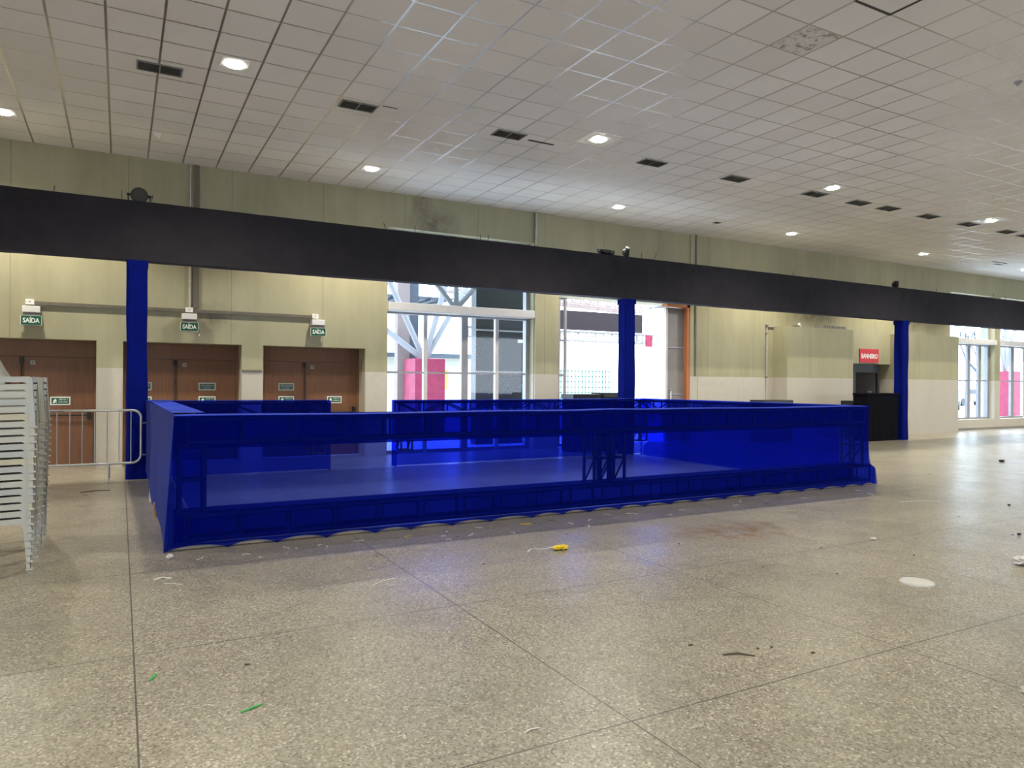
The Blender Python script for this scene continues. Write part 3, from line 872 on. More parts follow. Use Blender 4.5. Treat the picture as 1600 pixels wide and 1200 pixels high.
# front sheet: hem -> lower ledge -> top edge (leans in slightly at the left end)
def frontx(x, z):
    # left edge leans inwards, right end steps in above the bottom truss
    if x < 0.9: x = x + (0.9 - x) / 0.55 * 0.08 * min(1, z / PH)
    if x > 9.69:
        t = (x - 9.69) / (10.5 - 9.69)
        xe = 10.50 if z < 0.26 else (10.50 - (z - 0.26) / 0.07 * 0.12 if z < 0.33 else 10.38 - 0.05 * min(1, (z - 0.33) / 0.2))
        x = 9.69 + t * (xe - 9.69)
    return x
def topz(x):
    s = PH - 0.015 + 0.012 * math.exp(-((x - 5.35) / 0.4) ** 2) + 0.004 * math.sin(x * 2.1)
    if x < 0.75: s += 0.0
    return s
mb = MB()
levels = [0, 0.06, 0.12, 0.2, 0.26, 0.30, 0.33, 0.45, 0.6, 0.75, 0.9, 1.05, 1.18, 1.0]
vs = []
for x in xs:
    hz = hemz(x); col = []
    for i, z in enumerate(levels):
        top = topz(x)
        zz = z if i < len(levels) - 1 else top
        if i == 0: zz = hz
        if i == 1: zz = max(0.06, hz + 0.02)
        f = max(0, 1 - zz / 0.28)
        y = PY0 - 0.012 * f - 0.02 * f * math.exp(-(pinch(x) / 0.07) ** 2) + 0.006 * math.sin(x * 7) * f
        col.append(mb.bm.verts.new((frontx(x, zz), y, zz)))
    vs.append(col)
for i in range(len(vs) - 1):
    for j in range(len(levels) - 1):
        mb.bm.faces.new((vs[i][j], vs[i + 1][j], vs[i + 1][j + 1], vs[i][j + 1]))
pl(mb).build('front_fabric', M['mesh_fabric'], pen, smooth=True)

def sheet(name, fn, nu, nv):
    mb = MB(); mb.grid(fn, nu, nv); return pl(mb).build(name, M[{'lining_fabric': 'lining', 'top_fabric': 'top_fabric', 'outer_side_fabric': 'side_fabric'}.get(name, 'mesh_fabric')], pen, smooth=True)
XF0, XF1 = 0.43, 10.33
# tops
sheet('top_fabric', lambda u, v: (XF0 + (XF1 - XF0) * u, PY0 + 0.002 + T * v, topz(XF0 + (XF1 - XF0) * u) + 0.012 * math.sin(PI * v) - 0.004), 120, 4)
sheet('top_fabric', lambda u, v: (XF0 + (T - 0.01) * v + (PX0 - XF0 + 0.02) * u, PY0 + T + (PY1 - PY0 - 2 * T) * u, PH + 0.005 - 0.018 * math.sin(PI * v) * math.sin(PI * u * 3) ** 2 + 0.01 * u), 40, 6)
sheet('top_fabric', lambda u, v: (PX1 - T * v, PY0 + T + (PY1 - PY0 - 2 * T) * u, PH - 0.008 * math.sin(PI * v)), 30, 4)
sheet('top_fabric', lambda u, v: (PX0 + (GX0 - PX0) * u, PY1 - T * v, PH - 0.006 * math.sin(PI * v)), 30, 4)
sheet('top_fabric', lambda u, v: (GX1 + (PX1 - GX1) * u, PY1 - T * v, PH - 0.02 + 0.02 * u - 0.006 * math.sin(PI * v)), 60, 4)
# inner linings of the upper and lower front trusses
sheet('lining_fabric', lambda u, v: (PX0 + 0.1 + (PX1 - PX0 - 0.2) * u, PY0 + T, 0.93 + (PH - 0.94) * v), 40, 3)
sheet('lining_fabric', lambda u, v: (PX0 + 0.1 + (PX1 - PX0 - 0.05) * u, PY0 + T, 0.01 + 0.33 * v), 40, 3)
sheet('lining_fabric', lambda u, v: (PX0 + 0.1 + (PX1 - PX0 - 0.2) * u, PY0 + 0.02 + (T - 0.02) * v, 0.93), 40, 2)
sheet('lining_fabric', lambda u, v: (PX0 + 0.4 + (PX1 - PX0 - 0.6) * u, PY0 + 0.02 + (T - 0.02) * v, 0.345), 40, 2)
# left side, outer and inner
def left(u, v):
    y = PY0 + (PY1 - PY0) * u
    z0 = 0.004 + 0.12 * min(1, u * 2.2) * (0.6 + 0.4 * math.sin(u * 14) ** 2) + 0.02 * abs(math.sin(u * 22))
    z = z0 + (PH + 0.005 - z0) * v
    x = PX0 + (0.08 * (1 - u)) * min(1, z / PH) + 0.018 * math.sin(u * 9) * (1 - v) + 0.012 * math.sin(u * 19 + 1) * math.sin(PI * v)
    return (x, y, z)
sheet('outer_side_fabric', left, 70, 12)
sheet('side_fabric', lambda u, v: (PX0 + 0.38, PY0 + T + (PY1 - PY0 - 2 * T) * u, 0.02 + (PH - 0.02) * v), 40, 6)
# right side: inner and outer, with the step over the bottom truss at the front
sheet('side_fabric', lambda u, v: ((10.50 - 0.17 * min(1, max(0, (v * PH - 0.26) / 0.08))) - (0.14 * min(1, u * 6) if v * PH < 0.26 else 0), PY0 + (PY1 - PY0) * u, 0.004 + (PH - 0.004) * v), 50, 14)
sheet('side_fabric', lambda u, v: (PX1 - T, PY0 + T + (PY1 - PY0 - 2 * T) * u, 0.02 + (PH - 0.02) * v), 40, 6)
# back: outer and inner, two lengths with a gap
for a, c in ((PX0, GX0), (GX1, PX1)):
    sheet('back_fabric', lambda u, v: (a + (c - a) * u, PY1, 0.02 + (PH - 0.03) * v), 40, 6)
    sheet('back_fabric', lambda u, v: (a + (c - a) * u, PY1 - T, 0.95 + (PH - 0.96) * v), 40, 3)
    mid = GX0 if a == PX0 else GX1
    sheet('back_fabric', lambda u, v: (mid, PY1 - T + T * u, 0.02 + (PH - 0.03) * v), 3, 6)

# ------------------------------------------------------------------ crowd barrier
br = empty('crowd_barrier', (-0.75, 12.66, 0))
tag(br, 'galvanised steel crowd control barrier standing left of the first blue post', 'barrier')
def arc(cx, cz, r, a0, a1, n=6):
    return [(cx + r * math.cos(a0 + (a1 - a0) * i / n), 0, cz + r * math.sin(a0 + (a1 - a0) * i / n)) for i in range(n + 1)]
pts = [(0, 0, 1.10)] + arc(0.92, 0.98, 0.12, PI / 2, 0) + arc(0.92, 0.40, 0.12, 0, -PI / 2) + arc(-0.92, 0.40, 0.12, -PI / 2, -PI) + arc(-0.92, 0.98, 0.12, PI, PI / 2) + [(0, 0, 1.10)]
mb = MB(); mb.path(pts, 0.019, 10); mb.build('frame', M['steel'], br, smooth=True)
for i in range(12):
    x = 0.90 - i * 0.163
    mb = MB(); mb.tube([(x, 0, 0.28), (x, 0, 1.10)], 0.008, 6); mb.build('bar', M['steel'], br)
for s in (0.60, -0.60):
    mb = MB(); mb.tube([(s, 0, 0.28), (s, 0, 0.06)], 0.019, 8)
    mb.path([(s, -0.28, 0.012), (s, -0.20, 0.05), (s, 0, 0.07), (s, 0.06, 0.05), (s, 0.10, 0.012)], 0.012, 6)
    mb.build('leg', M['steel'], br)
for z in (0.90, 0.40):
    mb = MB(); mb.path([(1.04, 0, z), (1.10, 0, z), (1.13, 0, z - 0.001), (1.15, 0, z - 0.02)], 0.008, 6); mb.build('hook', M['steel'], br)

# ------------------------------------------------------------------ stacks of plastic chairs
def chair_proto(material):
    r = empty('plastic_chair', (0, 0, 0))
    D = 0.21; H = 0.42; t = 0.004
    # seat: shallow dished panel with four side aprons
    mb = MB()
    def seat(u, v):
        x = -D + 2 * D * u; y = -D + 2 * D * v
        ed = max(abs(2 * u - 1), abs(2 * v - 1))
        z = H - 0.010 * (1 - ed ** 4) - 0.008 * (1 - u)
        if ed > 0.999: z -= 0.003
        return (x, y, z)
    mb.grid(seat, 12, 12)
    for s in (-1, 1):
        for ax in ('y', 'x'):
            zdrop = [(-0.15, 0.373), (-0.07, 0.372), (0.0, 0.371), (0.07, 0.372), (0.15, 0.373)]
            poly = [(a, z) for a, z in zdrop] + [(0.15, H - 0.001), (-0.15, H - 0.008 if ax == 'y' else H - 0.001)]
            mb.prism(poly, ax, s * D, s * (D - t))
    mb.build('seat', material, r, solid=0)
    # legs: L section, flaring outwards to a small foot
    for sx in (1, -1):
        for sy in (1, -1):
            mb = MB()
            def outline(edge_at):
                # (distance from corner, height): rounded shoulder then taper
                return [(0.0, 0.0), (0.0, 0.40), (0.008, 0.413), (0.022, H), (0.062, H - 0.001), (0.062, 0.373), (0.048, 0.366), (0.038, 0.348), (0.033, 0.31), (0.031, 0.2), (0.028, 0.0)]
            fl = lambda z: 0.028 * (1 - z / H)
            pts = outline(0)
            for face in (0, 1):
                v0, v1 = [], []
                for (q, z) in pts:
                    e = fl(z)
                    a = (D + e) - q; bq = D + e
                    if face == 0: p = (sx * a, sy * bq, z); p2 = (sx * a, sy * (bq - t), z)
                    else: p = (sx * bq, sy * a, z); p2 = (sx * (bq - t), sy * a, z)
                    v0.append(mb.bm.verts.new(p)); v1.append(mb.bm.verts.new(p2))
                n = len(pts)
                mb.bm.faces.new(v0); mb.bm.faces.new(v1[::-1])
                for i in range(n): mb.bm.faces.new((v0[i], v0[(i + 1) % n], v1[(i + 1) % n], v1[i]))
            e = fl(0) + D
            xs_ = sorted((sx * (e + 0.012), sx * (e - 0.034))); ys_ = sorted((sy * (e + 0.010), sy * (e - 0.034)))
            mb.box(xs_[0], xs_[1], ys_[0], ys_[1], 0.0, 0.012)
            mb.build('leg', material, r)
    # backrest: leaning curved panel with vertical slots and sweeping side wings
    mb = MB()
    def bp(y, s):  # s 0..1 up the back
        return Vector((-0.185 - 0.15 * s - 0.02 * (1 - (y / 0.21) ** 2) * s, y, H - 0.008 + 0.42 * s))
    cols = [-0.20, -0.15, -0.135, -0.095, -0.08, -0.035, -0.02, 0.02, 0.035, 0.08, 0.095, 0.135, 0.15, 0.20]
    def strip(y0, y1, s0, s1, n=8):
        vs = [[mb.bm.verts.new(bp(y, s0 + (s1 - s0) * i / n)) for y in (y0, (y0 + y1) / 2, y1)] for i in range(n + 1)]
        for i in range(n):
            for k in range(2): mb.bm.faces.new((vs[i][k], vs[i][k + 1], vs[i + 1][k + 1], vs[i + 1][k]))
    strip(-0.20, 0.20, 0.80, 0.94, 3); strip(-0.18, 0.18, 0.94, 1.0, 1); strip(-0.20, 0.20, 0.0, 0.18, 3)
    for i in range(0, 14, 2): strip(cols[i], cols[i + 1], 0.18, 0.80, 6)
    back = mb.build('backrest', material, r, solid=0.006)
    for s in (-1, 1):
        mb = MB()
        wing = [(-0.08, H - 0.004), (-0.125, H + 0.07), (-0.175, H + 0.17), (-0.215, H + 0.30), (-0.25, H + 0.40), (-0.335, H + 0.40), (-0.26, H + 0.20), (-0.195, H - 0.01)]
        mb.prism(wing, 'y', s * D, s * (D - t))
        mb.build('side_wing', material, r)
    return r

protos = {'w': chair_proto(M['chair']), 'c': None, 'g': None}
def recol(mat):
    r = protos['w'].copy(); COL.objects.link(r)
    for ch in list(protos['w'].children):
        c = ch.copy(); c.data = ch.data.copy(); c.data.materials[0] = mat; COL.objects.link(c); c.parent = r
    return r
protos['c'] = recol(M['chair_cream']); protos['g'] = recol(M['chair_grey'])
ORD = ['bottom', 'second', 'third', 'fourth', 'fifth', 'sixth', 'seventh', 'eighth', 'ninth', 'tenth', 'eleventh', 'twelfth', 'thirteenth', 'fourteenth', 'fifteenth', 'sixteenth', 'seventeenth', 'eighteenth', 'nineteenth', 'top']
used = {'w': False, 'c': False, 'g': False}
PITCH = 0.0613
for (sy, sname) in ((7.285, 'nearer'), (8.225, 'farther')):
    rnd = random.Random(int(sy * 10))
    for k in range(20):
        key = 'c' if (k in (8,) and sname == 'nearer') or rnd.random() < 0.07 else ('g' if rnd.random() < 0.3 else 'w')
        if not used[key]: o = protos[key]; used[key] = True
        else: o = copy_tree(protos[key])
        jx = (rnd.random() - 0.5) * 0.003
        o.location = (-0.875 + 0.0015 * k + jx, sy + (rnd.random() - 0.5) * 0.003, 0.0 + PITCH * k)
        o.rotation_euler = (0, 0, (rnd.random() - 0.5) * 0.006)
        hue = {'w': 'off-white', 'c': 'yellowed white', 'g': 'greyish white'}[key]
        where = 'topmost' if k == 19 else ('bottommost' if k == 0 else ORD[k] + ' from the floor')
        tag(o, '%s plastic chair, %s in the %s chair stack' % (hue, where, sname), 'chair', 'white plastic chairs in the %s stack' % sname)

# ------------------------------------------------------------------ wall signs, conduits
def saida(x, lab, s=1.0):
    r = empty('exit_sign', (x, WY, 2.50))
    tag(r, lab, 'exit sign', 'illuminated exit signs over the wooden doors')
    mb = MB(); mb.box(-0.13, 0.13, -0.15, -0.001, 0.22, 0.33); mb.build('lamp_body', M['white_plastic'], r, bevel=0.008)
    mb = MB(); mb.box(-0.115, 0.125, -0.13, -0.002, 0.17, 0.22); mb.build('lamp_diffuser', M['lamp_housing'], r)
    mb = MB(); mb.box(-0.155, 0.155, -0.135, -0.127, 0.0, 0.165); mb.build('sign_edge', M['sign_white'], r)
    mb = MB(); mb.box(-0.146, 0.146, -0.139, -0.135, 0.008, 0.160); mb.build('sign_face', M['green'], r)
    text('lettering', 'SAÍDA', 0.112, M['sign_white'], r, (0, -0.141, 0.078), sx=0.76, bold=0.003)
    mb = MB(); mb.box(-0.015, 0.015, -0.127, 0.0, 0.165, 0.172); mb.box(-0.015, 0.015, -0.012, 0.0, 0.0, 0.17); mb.build('bracket', M['conduit'], r)
    return r
saida(-1.345, 'green SAIDA exit sign above the wooden door nearest the chair stacks')
saida(1.13, 'green SAIDA exit sign in the middle, below the vertical conduit pipe')
saida(3.53, 'green SAIDA exit sign nearest the glazed opening')
for x, lab in ((-1.37, 'small white junction box over the leftmost exit sign'), (1.13, 'small white junction box over the middle exit sign'), (3.48, 'small junction box over the exit sign nearest the windows')):
    r = empty('junction_box', (x, WY, 2.86)); tag(r, lab, 'junction box', 'junction boxes')
    mb = MB(); mb.box(-0.065, 0.065, -0.075, -0.0005, 0, 0.09); mb.build('box_body', M['white_plastic'], r, bevel=0.006)
    mb = MB(); mb.disc((0, -0.075, 0.045), (0, -1, 0), 0.012, 0.003, 10); mb.build('socket', M['conduit'], r)
b = MB(); b.box(-1.30, 1.06, WY - 0.055, WY - 0.0005, 2.86, 2.92); tag(b.build('cable_trunking', M['conduit']), 'dark horizontal cable trunking from the leftmost exit sign to the middle one', 'cable trunking')
b = MB(); b.box(1.20, 3.41, WY - 0.055, WY - 0.0005, 2.86, 2.92); tag(b.build('cable_trunking', M['conduit']), 'dark horizontal cable trunking from the middle exit sign to the third', 'cable trunking')
r = empty('conduit_pipe', (1.14, WY - 0.03, 2.95)); tag(r, 'thin grey vertical conduit from the ceiling to the middle exit sign', 'conduit')
mb = MB(); mb.tube([(0, 0, 0), (0, 0, CZ - 2.952)], 0.013, 8); mb.build('pipe', M['pipe'], r)
mb = MB()
for z in (0.5, 1.2, 2.0, 2.6): mb.box(-0.022, 0.022, -0.014, 0.0295, z, z + 0.02)
mb.build('clamp', M['pipe'], r)
b = MB(); b.box(1.20, 1.30, WY - 0.03, WY - 0.0005, 2.95, CZ - 0.002); struct(b.build('trim_shadow', M['conduit']), 'dark strip standing in for the shadow beside the vertical conduit')  # shadow beside the pipe, made as a dark strip
r = empty('loose_cable', (1.3, WY - 0.06, 2.3)); tag(r, 'thin loose wire dangling beside the middle exit sign', 'wire')
mb = MB(); mb.tube([(-0.02, 0, 0.55), (-0.1, 0, 0.35), (0.02, 0, 0.22), (0.0, 0, 0.16)], 0.004, 5); mb.build('wire', M['black_metal'], r)
mb = MB(); mb.disc((0.0, 0, 0.16), (0, 0, -1), 0.014, 0.04, 8); mb.build('wire_end', M['white_plastic'], r)
b = MB(); b.tube([(8.69, WY - 0.075, 4.9), (8.69, WY - 0.075, CZ - 0.002)], 0.02, 8); b.box(8.665, 8.715, WY - 0.075, WY - 0.051, 5.2, 5.23); tag(b.build('conduit_pipe', M['pipe']), 'short grey conduit up to the ceiling at the right of the glazed screen', 'conduit')
r = empty('conduit_pipe', (16.55, WY - 0.03, 0)); tag(r, 'grey conduit with an elbow left of the toilet block', 'conduit')
mb = MB(); mb.path([(0, 0, 0), (0, 0, 3.25), (0.02, 0, 3.28), (0.28, 0, 3.28)], 0.022, 8); mb.build('pipe', M['pipe'], r)
mb = MB(); mb.box(-0.035, 0.035, -0.02, 0.0295, 1.78, 1.82); mb.box(-0.035, 0.035, -0.02, 0.0295, 3.05, 3.09); mb.box(-0.035, 0.04, -0.025, 0.0295, 3.25, 3.33); mb.build('clamp', M['conduit'], r)
# emergency twin lamp and grille on the toilet block
r = empty('emergency_spotlight', (17.55, 14.6, 3.28)); tag(r, 'small white emergency spotlight on top of the toilet block', 'spotlight')
mb = MB(); mb.box(-0.12, 0.06, -0.08, 0.05, 0.0, 0.05); mb.build('base', M['black_metal'], r)
mb = MB(); mb.disc((0.05, -0.05, 0.08), (0.2, -1, -0.1), 0.055, 0.06, 14); mb.build('lamp_head', M['white_plastic'], r)
r = empty('equipment_grille', (19.1, 14.6, 3.28)); tag(r, 'long dark grey grille lying on top of the toilet block', 'grille')
mb = MB()
for i in range(10): mb.box(-0.55 + i * 0.11, -0.48 + i * 0.11, -0.15, 0.15, 0.0, 0.10)
mb.box(-0.56, 0.56, -0.16, -0.15, 0, 0.03); mb.box(-0.56, 0.56, 0.15, 0.16, 0, 0.03)
mb.build('slats', M['grey_panel'], r)
# BANHEIRO
r = empty('toilet_sign', (21.25, WY, 2.32)); tag(r, 'red BANHEIRO sign above the dark toilet entrance', 'sign')
mb = MB(); mb.box(-0.47, 0.47, -0.03, -0.0005, 0.0, 0.44); mb.build('sign_board', M['red'], r)
text('lettering', 'BANHEIRO', 0.20, M['sign_white'], r, (0.0, -0.032, 0.20), sx=0.84, bold=0.006)

# ------------------------------------------------------------------ black cloth counter, cases
r = empty('draped_counter', (19.12, 13.10, 0)); tag(r, 'tall counter covered in black cloth beside the last blue post', 'counter')
mb = MB()
n = 60
per = []
for i in range(n):
    t = i / n * 4
    s = int(t); f = t - s
    cx = [(-0.70 + 1.40 * f, -0.22), (0.70, -0.22 + 0.44 * f), (0.70 - 1.40 * f, 0.22), (-0.70, 0.22 - 0.44 * f)][s]
    per.append(cx)
rings = []
for z in (0.0, 0.4, 0.8, 1.1, 1.30):
    ring = []
    for i, (px, py) in enumerate(per):
        w = 0.010 * math.sin(i * 2.1 + z) * (1 - z / 1.35)
        k = 1 + w
        ring.append(mb.bm.verts.new((px * k, py * (1 + 2.5 * w), z)))
    rings.append(ring)
for a in range(4):
    for i in range(n): mb.bm.faces.new((rings[a][i], rings[a][(i + 1) % n], rings[a + 1][(i + 1) % n], rings[a + 1][i]))
mb.bm.faces.new(rings[-1])
mb.build('cloth_skirt', M['black_cloth'], r)
mb = MB(); mb.box(-0.73, 0.72, -0.235, 0.235, 1.30, 1.36); mb.build('counter_top', M['black_cloth'], r, bevel=0.01)
r = empty('small_case', (18.75, 13.1, 1.36)); tag(r, 'small black box standing on the black cloth counter', 'box')
mb = MB(); mb.box(-0.09, 0.09, -0.06, 0.06, 0, 0.05); mb.build('case_body', M['black_metal'], r, bevel=0.005)
mb = MB(); mb.box(-0.05, -0.02, -0.02, 0.02, 0.05, 0.08); mb.box(0.02, 0.05, -0.02, 0.02, 0.05, 0.08); mb.build('knob', M['black_metal'], r)

def case(x, y, w, d, hgt, lab, hd=True):
    r = empty('equipment_case', (x, y, 0)); tag(r, lab, 'equipment case')
    mb = MB(); mb.box(-w / 2, w / 2, -d / 2, d / 2, 0, hgt - 0.12); mb.build('case_body', M['black_cloth'], r, bevel=0.01)
    mb = MB(); mb.box(-w / 2 - 0.01, w / 2 + 0.01, -d / 2 - 0.01, d / 2 + 0.01, hgt - 0.118, hgt); mb.build('case_lid', M['black_metal'], r, bevel=0.01)
    if hd:
        mb = MB(); mb.path([(-0.08, -d / 2 - 0.01, hgt - 0.2), (-0.08, -d / 2 - 0.04, hgt - 0.2), (0.08, -d / 2 - 0.04, hgt - 0.2), (0.08, -d / 2 - 0.01, hgt - 0.2)], 0.008, 6); mb.build('handle', M['steel'], r)
    return r
case(15.75, 13.9, 1.1, 0.5, 1.16, 'black equipment case behind the pen, left of the toilet block')
case(9.43, 13.9, 0.74, 0.5, 1.33, 'black equipment case behind the pen, left half of the pair before the open doorway')
case(10.35, 13.9, 0.90, 0.5, 1.36, 'black equipment case behind the pen, right half of the pair by the middle post')
case(19.3, 13.95, 0.6, 0.4, 1.12, 'pale green-grey case beside the toilet block, behind the pen corner').children[0].data.materials[0] = M['out_green']

# ------------------------------------------------------------------ litter on the floor
r = empty('round_container_lid', (5.53, 3.43, 0)); tag(r, 'round white plastic lid lying on the floor at the right', 'lid')
mb = MB(); mb.disc((0, 0, 0), (0, 0, 1), 0.125, 0.006, 40); mb.build('lid_disc', M['scrap'], r)
mb = MB(); mb.path([(0.118 * math.cos(2 * PI * i / 40), 0.118 * math.sin(2 * PI * i / 40), 0.008) for i in range(41)], 0.007, 6); mb.path([(0.07 * math.cos(2 * PI * i / 30), 0.07 * math.sin(2 * PI * i / 30), 0.006) for i in range(31)], 0.003, 6)
mb.build('rim', M['scrap'], r)
crumple('crumpled_bag', M['yellow'], (3.63, 5.67, 0), 0.085, 0.05, 0.022, 4, 'crumpled yellow plastic bag lying on the floor in front of the pen', 'bag', n=3)
def strip_obj(name, mat, pts, w, label, cat, group=None, z=0.0):
    mb = MB()
    P = [Vector((p[0], p[1], 0)) for p in pts]
    L, Rr = [], []
    for i, p in enumerate(P):
        d = (P[min(i + 1, len(P) - 1)] - P[max(i - 1, 0)]).normalized(); nrm = Vector((-d.y, d.x, 0)) * w / 2
        zz = z + 0.002 + 0.004 * (i % 2)
        L.append(mb.bm.verts.new(p + nrm + Vector((0, 0, zz)))); Rr.append(mb.bm.verts.new(p - nrm + Vector((0, 0, zz))))
    for i in range(len(P) - 1): mb.bm.faces.new((L[i], Rr[i], Rr[i + 1], L[i + 1]))
    o = mb.build(name, mat, solid=0.003)
    return tag(o, label, cat, group)
strip_obj('plastic_strip', M['scrap'], [(3.30, 5.72), (3.38, 5.80), (3.50, 5.76), (3.62, 5.78), (3.80, 5.80)], 0.02, 'thin white plastic strip lying behind the yellow bag', 'strip')
strip_obj('green_tape', M['green_tape'], [(0.14, 4.15), (0.16, 4.18), (0.175, 4.23)], 0.012, 'short green tape bit on the floor beside a floor joint', 'tape')
strip_obj('green_tape', M['green_tape'], [(0.505, 3.555), (0.555, 3.57), (0.61, 3.60)], 0.012, 'longer green tape strip on the floor at bottom left', 'tape')
crumple('white_bag', M['scrap'], (6.98, 3.36, 0), 0.15, 0.08, 0.035, 8, 'crumpled white bag on the floor cut by the right edge', 'bag', n=3)
crumple('foil_wrapper', M['steel'], (4.07, 1.94, 0), 0.05, 0.03, 0.012, 9, 'crumpled silver wrapper at the right edge near the bottom', 'wrapper')
crumple('paper_scrap', M['scrap'], (0.39, 6.95, 0), 0.035, 0.03, 0.02, 10, 'small white crumpled scrap at the left front corner of the pen', 'scrap')
crumple('paper_scrap', M['scrap'], (6.70, 4.61, 0), 0.045, 0.03, 0.012, 11, 'small white scrap on the floor behind the round lid', 'scrap')
strip_obj('plastic_strip', M['scrap'], [(0.24, 6.24), (0.30, 6.28), (0.36, 6.23)], 0.03, 'white looped plastic strip left of the pen shadow edge', 'strip')
strip_obj('plastic_strip', M['scrap'], [(0.30, 6.10), (0.36, 6.06), (0.42, 6.00)], 0.012, 'thin curved white strip nearest the camera at the left of the pen', 'strip')
strip_obj('plastic_strip', M['scrap'], [(9.2, 5.95), (9.5, 5.85), (9.75, 5.68)], 0.03, 'long white strip on the floor right of the pen shadow', 'strip')
strip_obj('plastic_strip', M['scrap'], [(1.58, 2.76), (1.62, 2.77), (1.67, 2.77)], 0.008, 'tiny white strip on the near floor at bottom centre', 'strip')
strip_obj('plastic_strip', M['scrap'], [(1.70, 5.32), (1.80, 5.38), (1.92, 5.44)], 0.01, 'thin faint white strip on the floor left of centre', 'strip')
strip_obj('dark_strip', M['brown_scrap'], [(-0.48, 11.62), (-0.3, 11.7), (-0.12, 11.68)], 0.05, 'dark brown strip on the floor in front of the crowd barrier', 'strip')
strip_obj('dark_strip', M['brown_scrap'], [(3.05, 3.03), (3.14, 3.0), (3.20, 2.93)], 0.018, 'dark brown twig on the near floor at lower right', 'twig')
rnd = random.Random(21)
scraps = [(0.62, 6.83), (1.0, 6.80), (1.38, 6.93), (1.45, 6.85), (1.68, 6.87), (1.72, 6.78), (2.06, 6.9), (1.1, 6.62), (2.89, 6.71), (2.87, 6.55), (3.17, 6.67), (2.56, 6.86), (3.0, 6.9), (3.58, 6.53), (3.95, 6.9), (4.42, 6.7), (4.72, 6.78), (4.5, 6.5), (5.1, 6.95), (5.4, 6.85), (5.77, 6.6), (6.13, 6.8), (6.98, 6.73), (7.3, 6.95), (7.69, 6.85), (8.31, 6.75), (8.9, 6.95), (9.63, 6.9), (9.49, 6.58), (3.4, 6.95)]
for i, (sx, sy) in enumerate(scraps):
    a = rnd.random() * 6.28; L = 0.02 + 0.05 * rnd.random()
    c1, s1 = math.cos(a) * L, math.sin(a) * L
    yel = i in (11, 14)
    strip_obj('floor_scrap', M['yellow'] if yel else M['scrap'], [(sx - c1, sy - s1), (sx + s1 * 0.4, sy - c1 * 0.4), (sx + c1, sy + s1)], 0.008 + 0.012 * rnd.random(),
              'small yellow scrap under the hem of the pen' if yel else 'tiny white plastic scrap on the shaded floor along the front of the blue pen', 'scrap', 'white scraps along the pen front' if not yel else 'yellow scraps along the pen')
for i, (sx, sy) in enumerate([(0.62, 4.14), (2.99, 3.23), (3.30, 3.0), (3.54, 2.81), (3.39, 2.98), (8.23, 4.08), (6.4, 4.0), (5.9, 4.6), (8.82, 4.96), (4.79, 5.35), (9.8, 6.2), (12.6, 7.6), (14.2, 7.9), (5.2, 3.9), (2.75, 5.52)]):
    crumple('dirt_crumb', M['brown_scrap'], (sx, sy, 0), 0.010 + 0.012 * rnd.random(), 0.007 + 0.005 * rnd.random(), 0.004, 50 + i, 'tiny dark crumb lying on the open floor in front of the pen', 'crumb', 'dark crumbs on the open floor', n=1)
for (sx, sy, q) in ((16.05, 8.17, 0.09), (8.3, 4.05, 0.035), (10.24, 5.12, 0.03)):
    crumple('black_scrap', M['black_metal'], (sx, sy, 0), q, q * 0.6, q * 0.3, 77, {16.05: 'small black scrap on the bright floor toward the right windows', 8.3: 'small black scrap on the bright floor at the right edge', 10.24: 'small black scrap on the floor, right of the pen end'}[sx], 'scrap')

# ------------------------------------------------------------------ outside
b = MB(); b.box(-60, 120, WY + WT, 140, -0.25, -0.05); struct(b.build('ground', M['asphalt']), 'bright paving outside')
b = MB(); b.box(-60, 120, -80, YB - 0.3, -0.25, -0.05); b.box(XR + 0.3, 120, YB - 0.3, WY + WT, -0.25, -0.05); b.box(-60, XL - 0.3, YB - 0.3, WY + WT, -0.25, -0.05); struct(b.build('ground_behind', M['asphalt']))
b = MB(); b.box(XL - 6, XR + 6, YB - 6, YB - 0.3, 5.7, 5.85); b.box(XL - 6, XL - 0.3, YB - 0.3, WY + WT, 5.7, 5.85); b.box(XR + 0.3, XR + 6, YB - 0.3, WY + WT, 5.7, 5.85)
struct(b.build('roof_sky_blocker', M['plain_wall']), 'unseen eaves added around the hall to hold back sky light')  # unseen slabs added to keep sky light off upright surfaces

r = empty('steel_column', (8.75, 22.0, -0.05)); tag(r, 'outdoor red based steel column with branching white struts seen through the glazed screen', 'column')
mb = MB(); mb.box(-0.52, 0.52, -0.5, 0.5, 0, 2.40); mb.build('red_base', M['out_red'], r, bevel=0.02)
mb = MB(); mb.box(-0.72, -0.30, 0.6, 0.9, 0, 7.5); mb.build('upright', M['out_pink'], r)
mb = MB(); mb.box(-0.28, 0.05, 0.7, 1.0, 2.4, 7.5); mb.build('upright', M['roof'], r)
for (dx, dy, dz) in ((-1.7, 0, 3.5), (0.9, -0.3, 3.6), (2.0, 0.2, 3.3), (-2.8, 1.5, 2.5)):
    mb = MB(); mb.tube([(0, 0, 2.35), (dx, dy, 2.35 + dz)], 0.10, 8); mb.build('strut', M['out_white'], r)
r = empty('steel_canopy', (7, 19, 0)); tag(r, 'white outdoor canopy structure above the glazed screen', 'canopy')
for (y, z, m_) in ((-2.8, 5.3, 'out_white'), (-0.6, 6.1, 'roof'), (1.0, 6.2, 'out_white'), (4.0, 6.6, 'roof'), (7.5, 6.2, 'roof')):
    mb = MB(); mb.box(-9, 2.1 if y < 0 else 1.0, y, y + 0.35, z, z + 0.5); mb.build('purlin', M[m_], r)
for (a, c) in (((0.35, -2.6, 3.40), (-1.3, -2.6, 5.3)), ((0.35, -2.6, 3.40), (0.35, -2.6, 5.3)), ((0.35, -2.6, 3.40), (2.0, -2.6, 5.3))):
    mb = MB(); mb.tube([a, c], 0.07, 8); mb.build('strut', M['out_white'], r)
mb = MB()
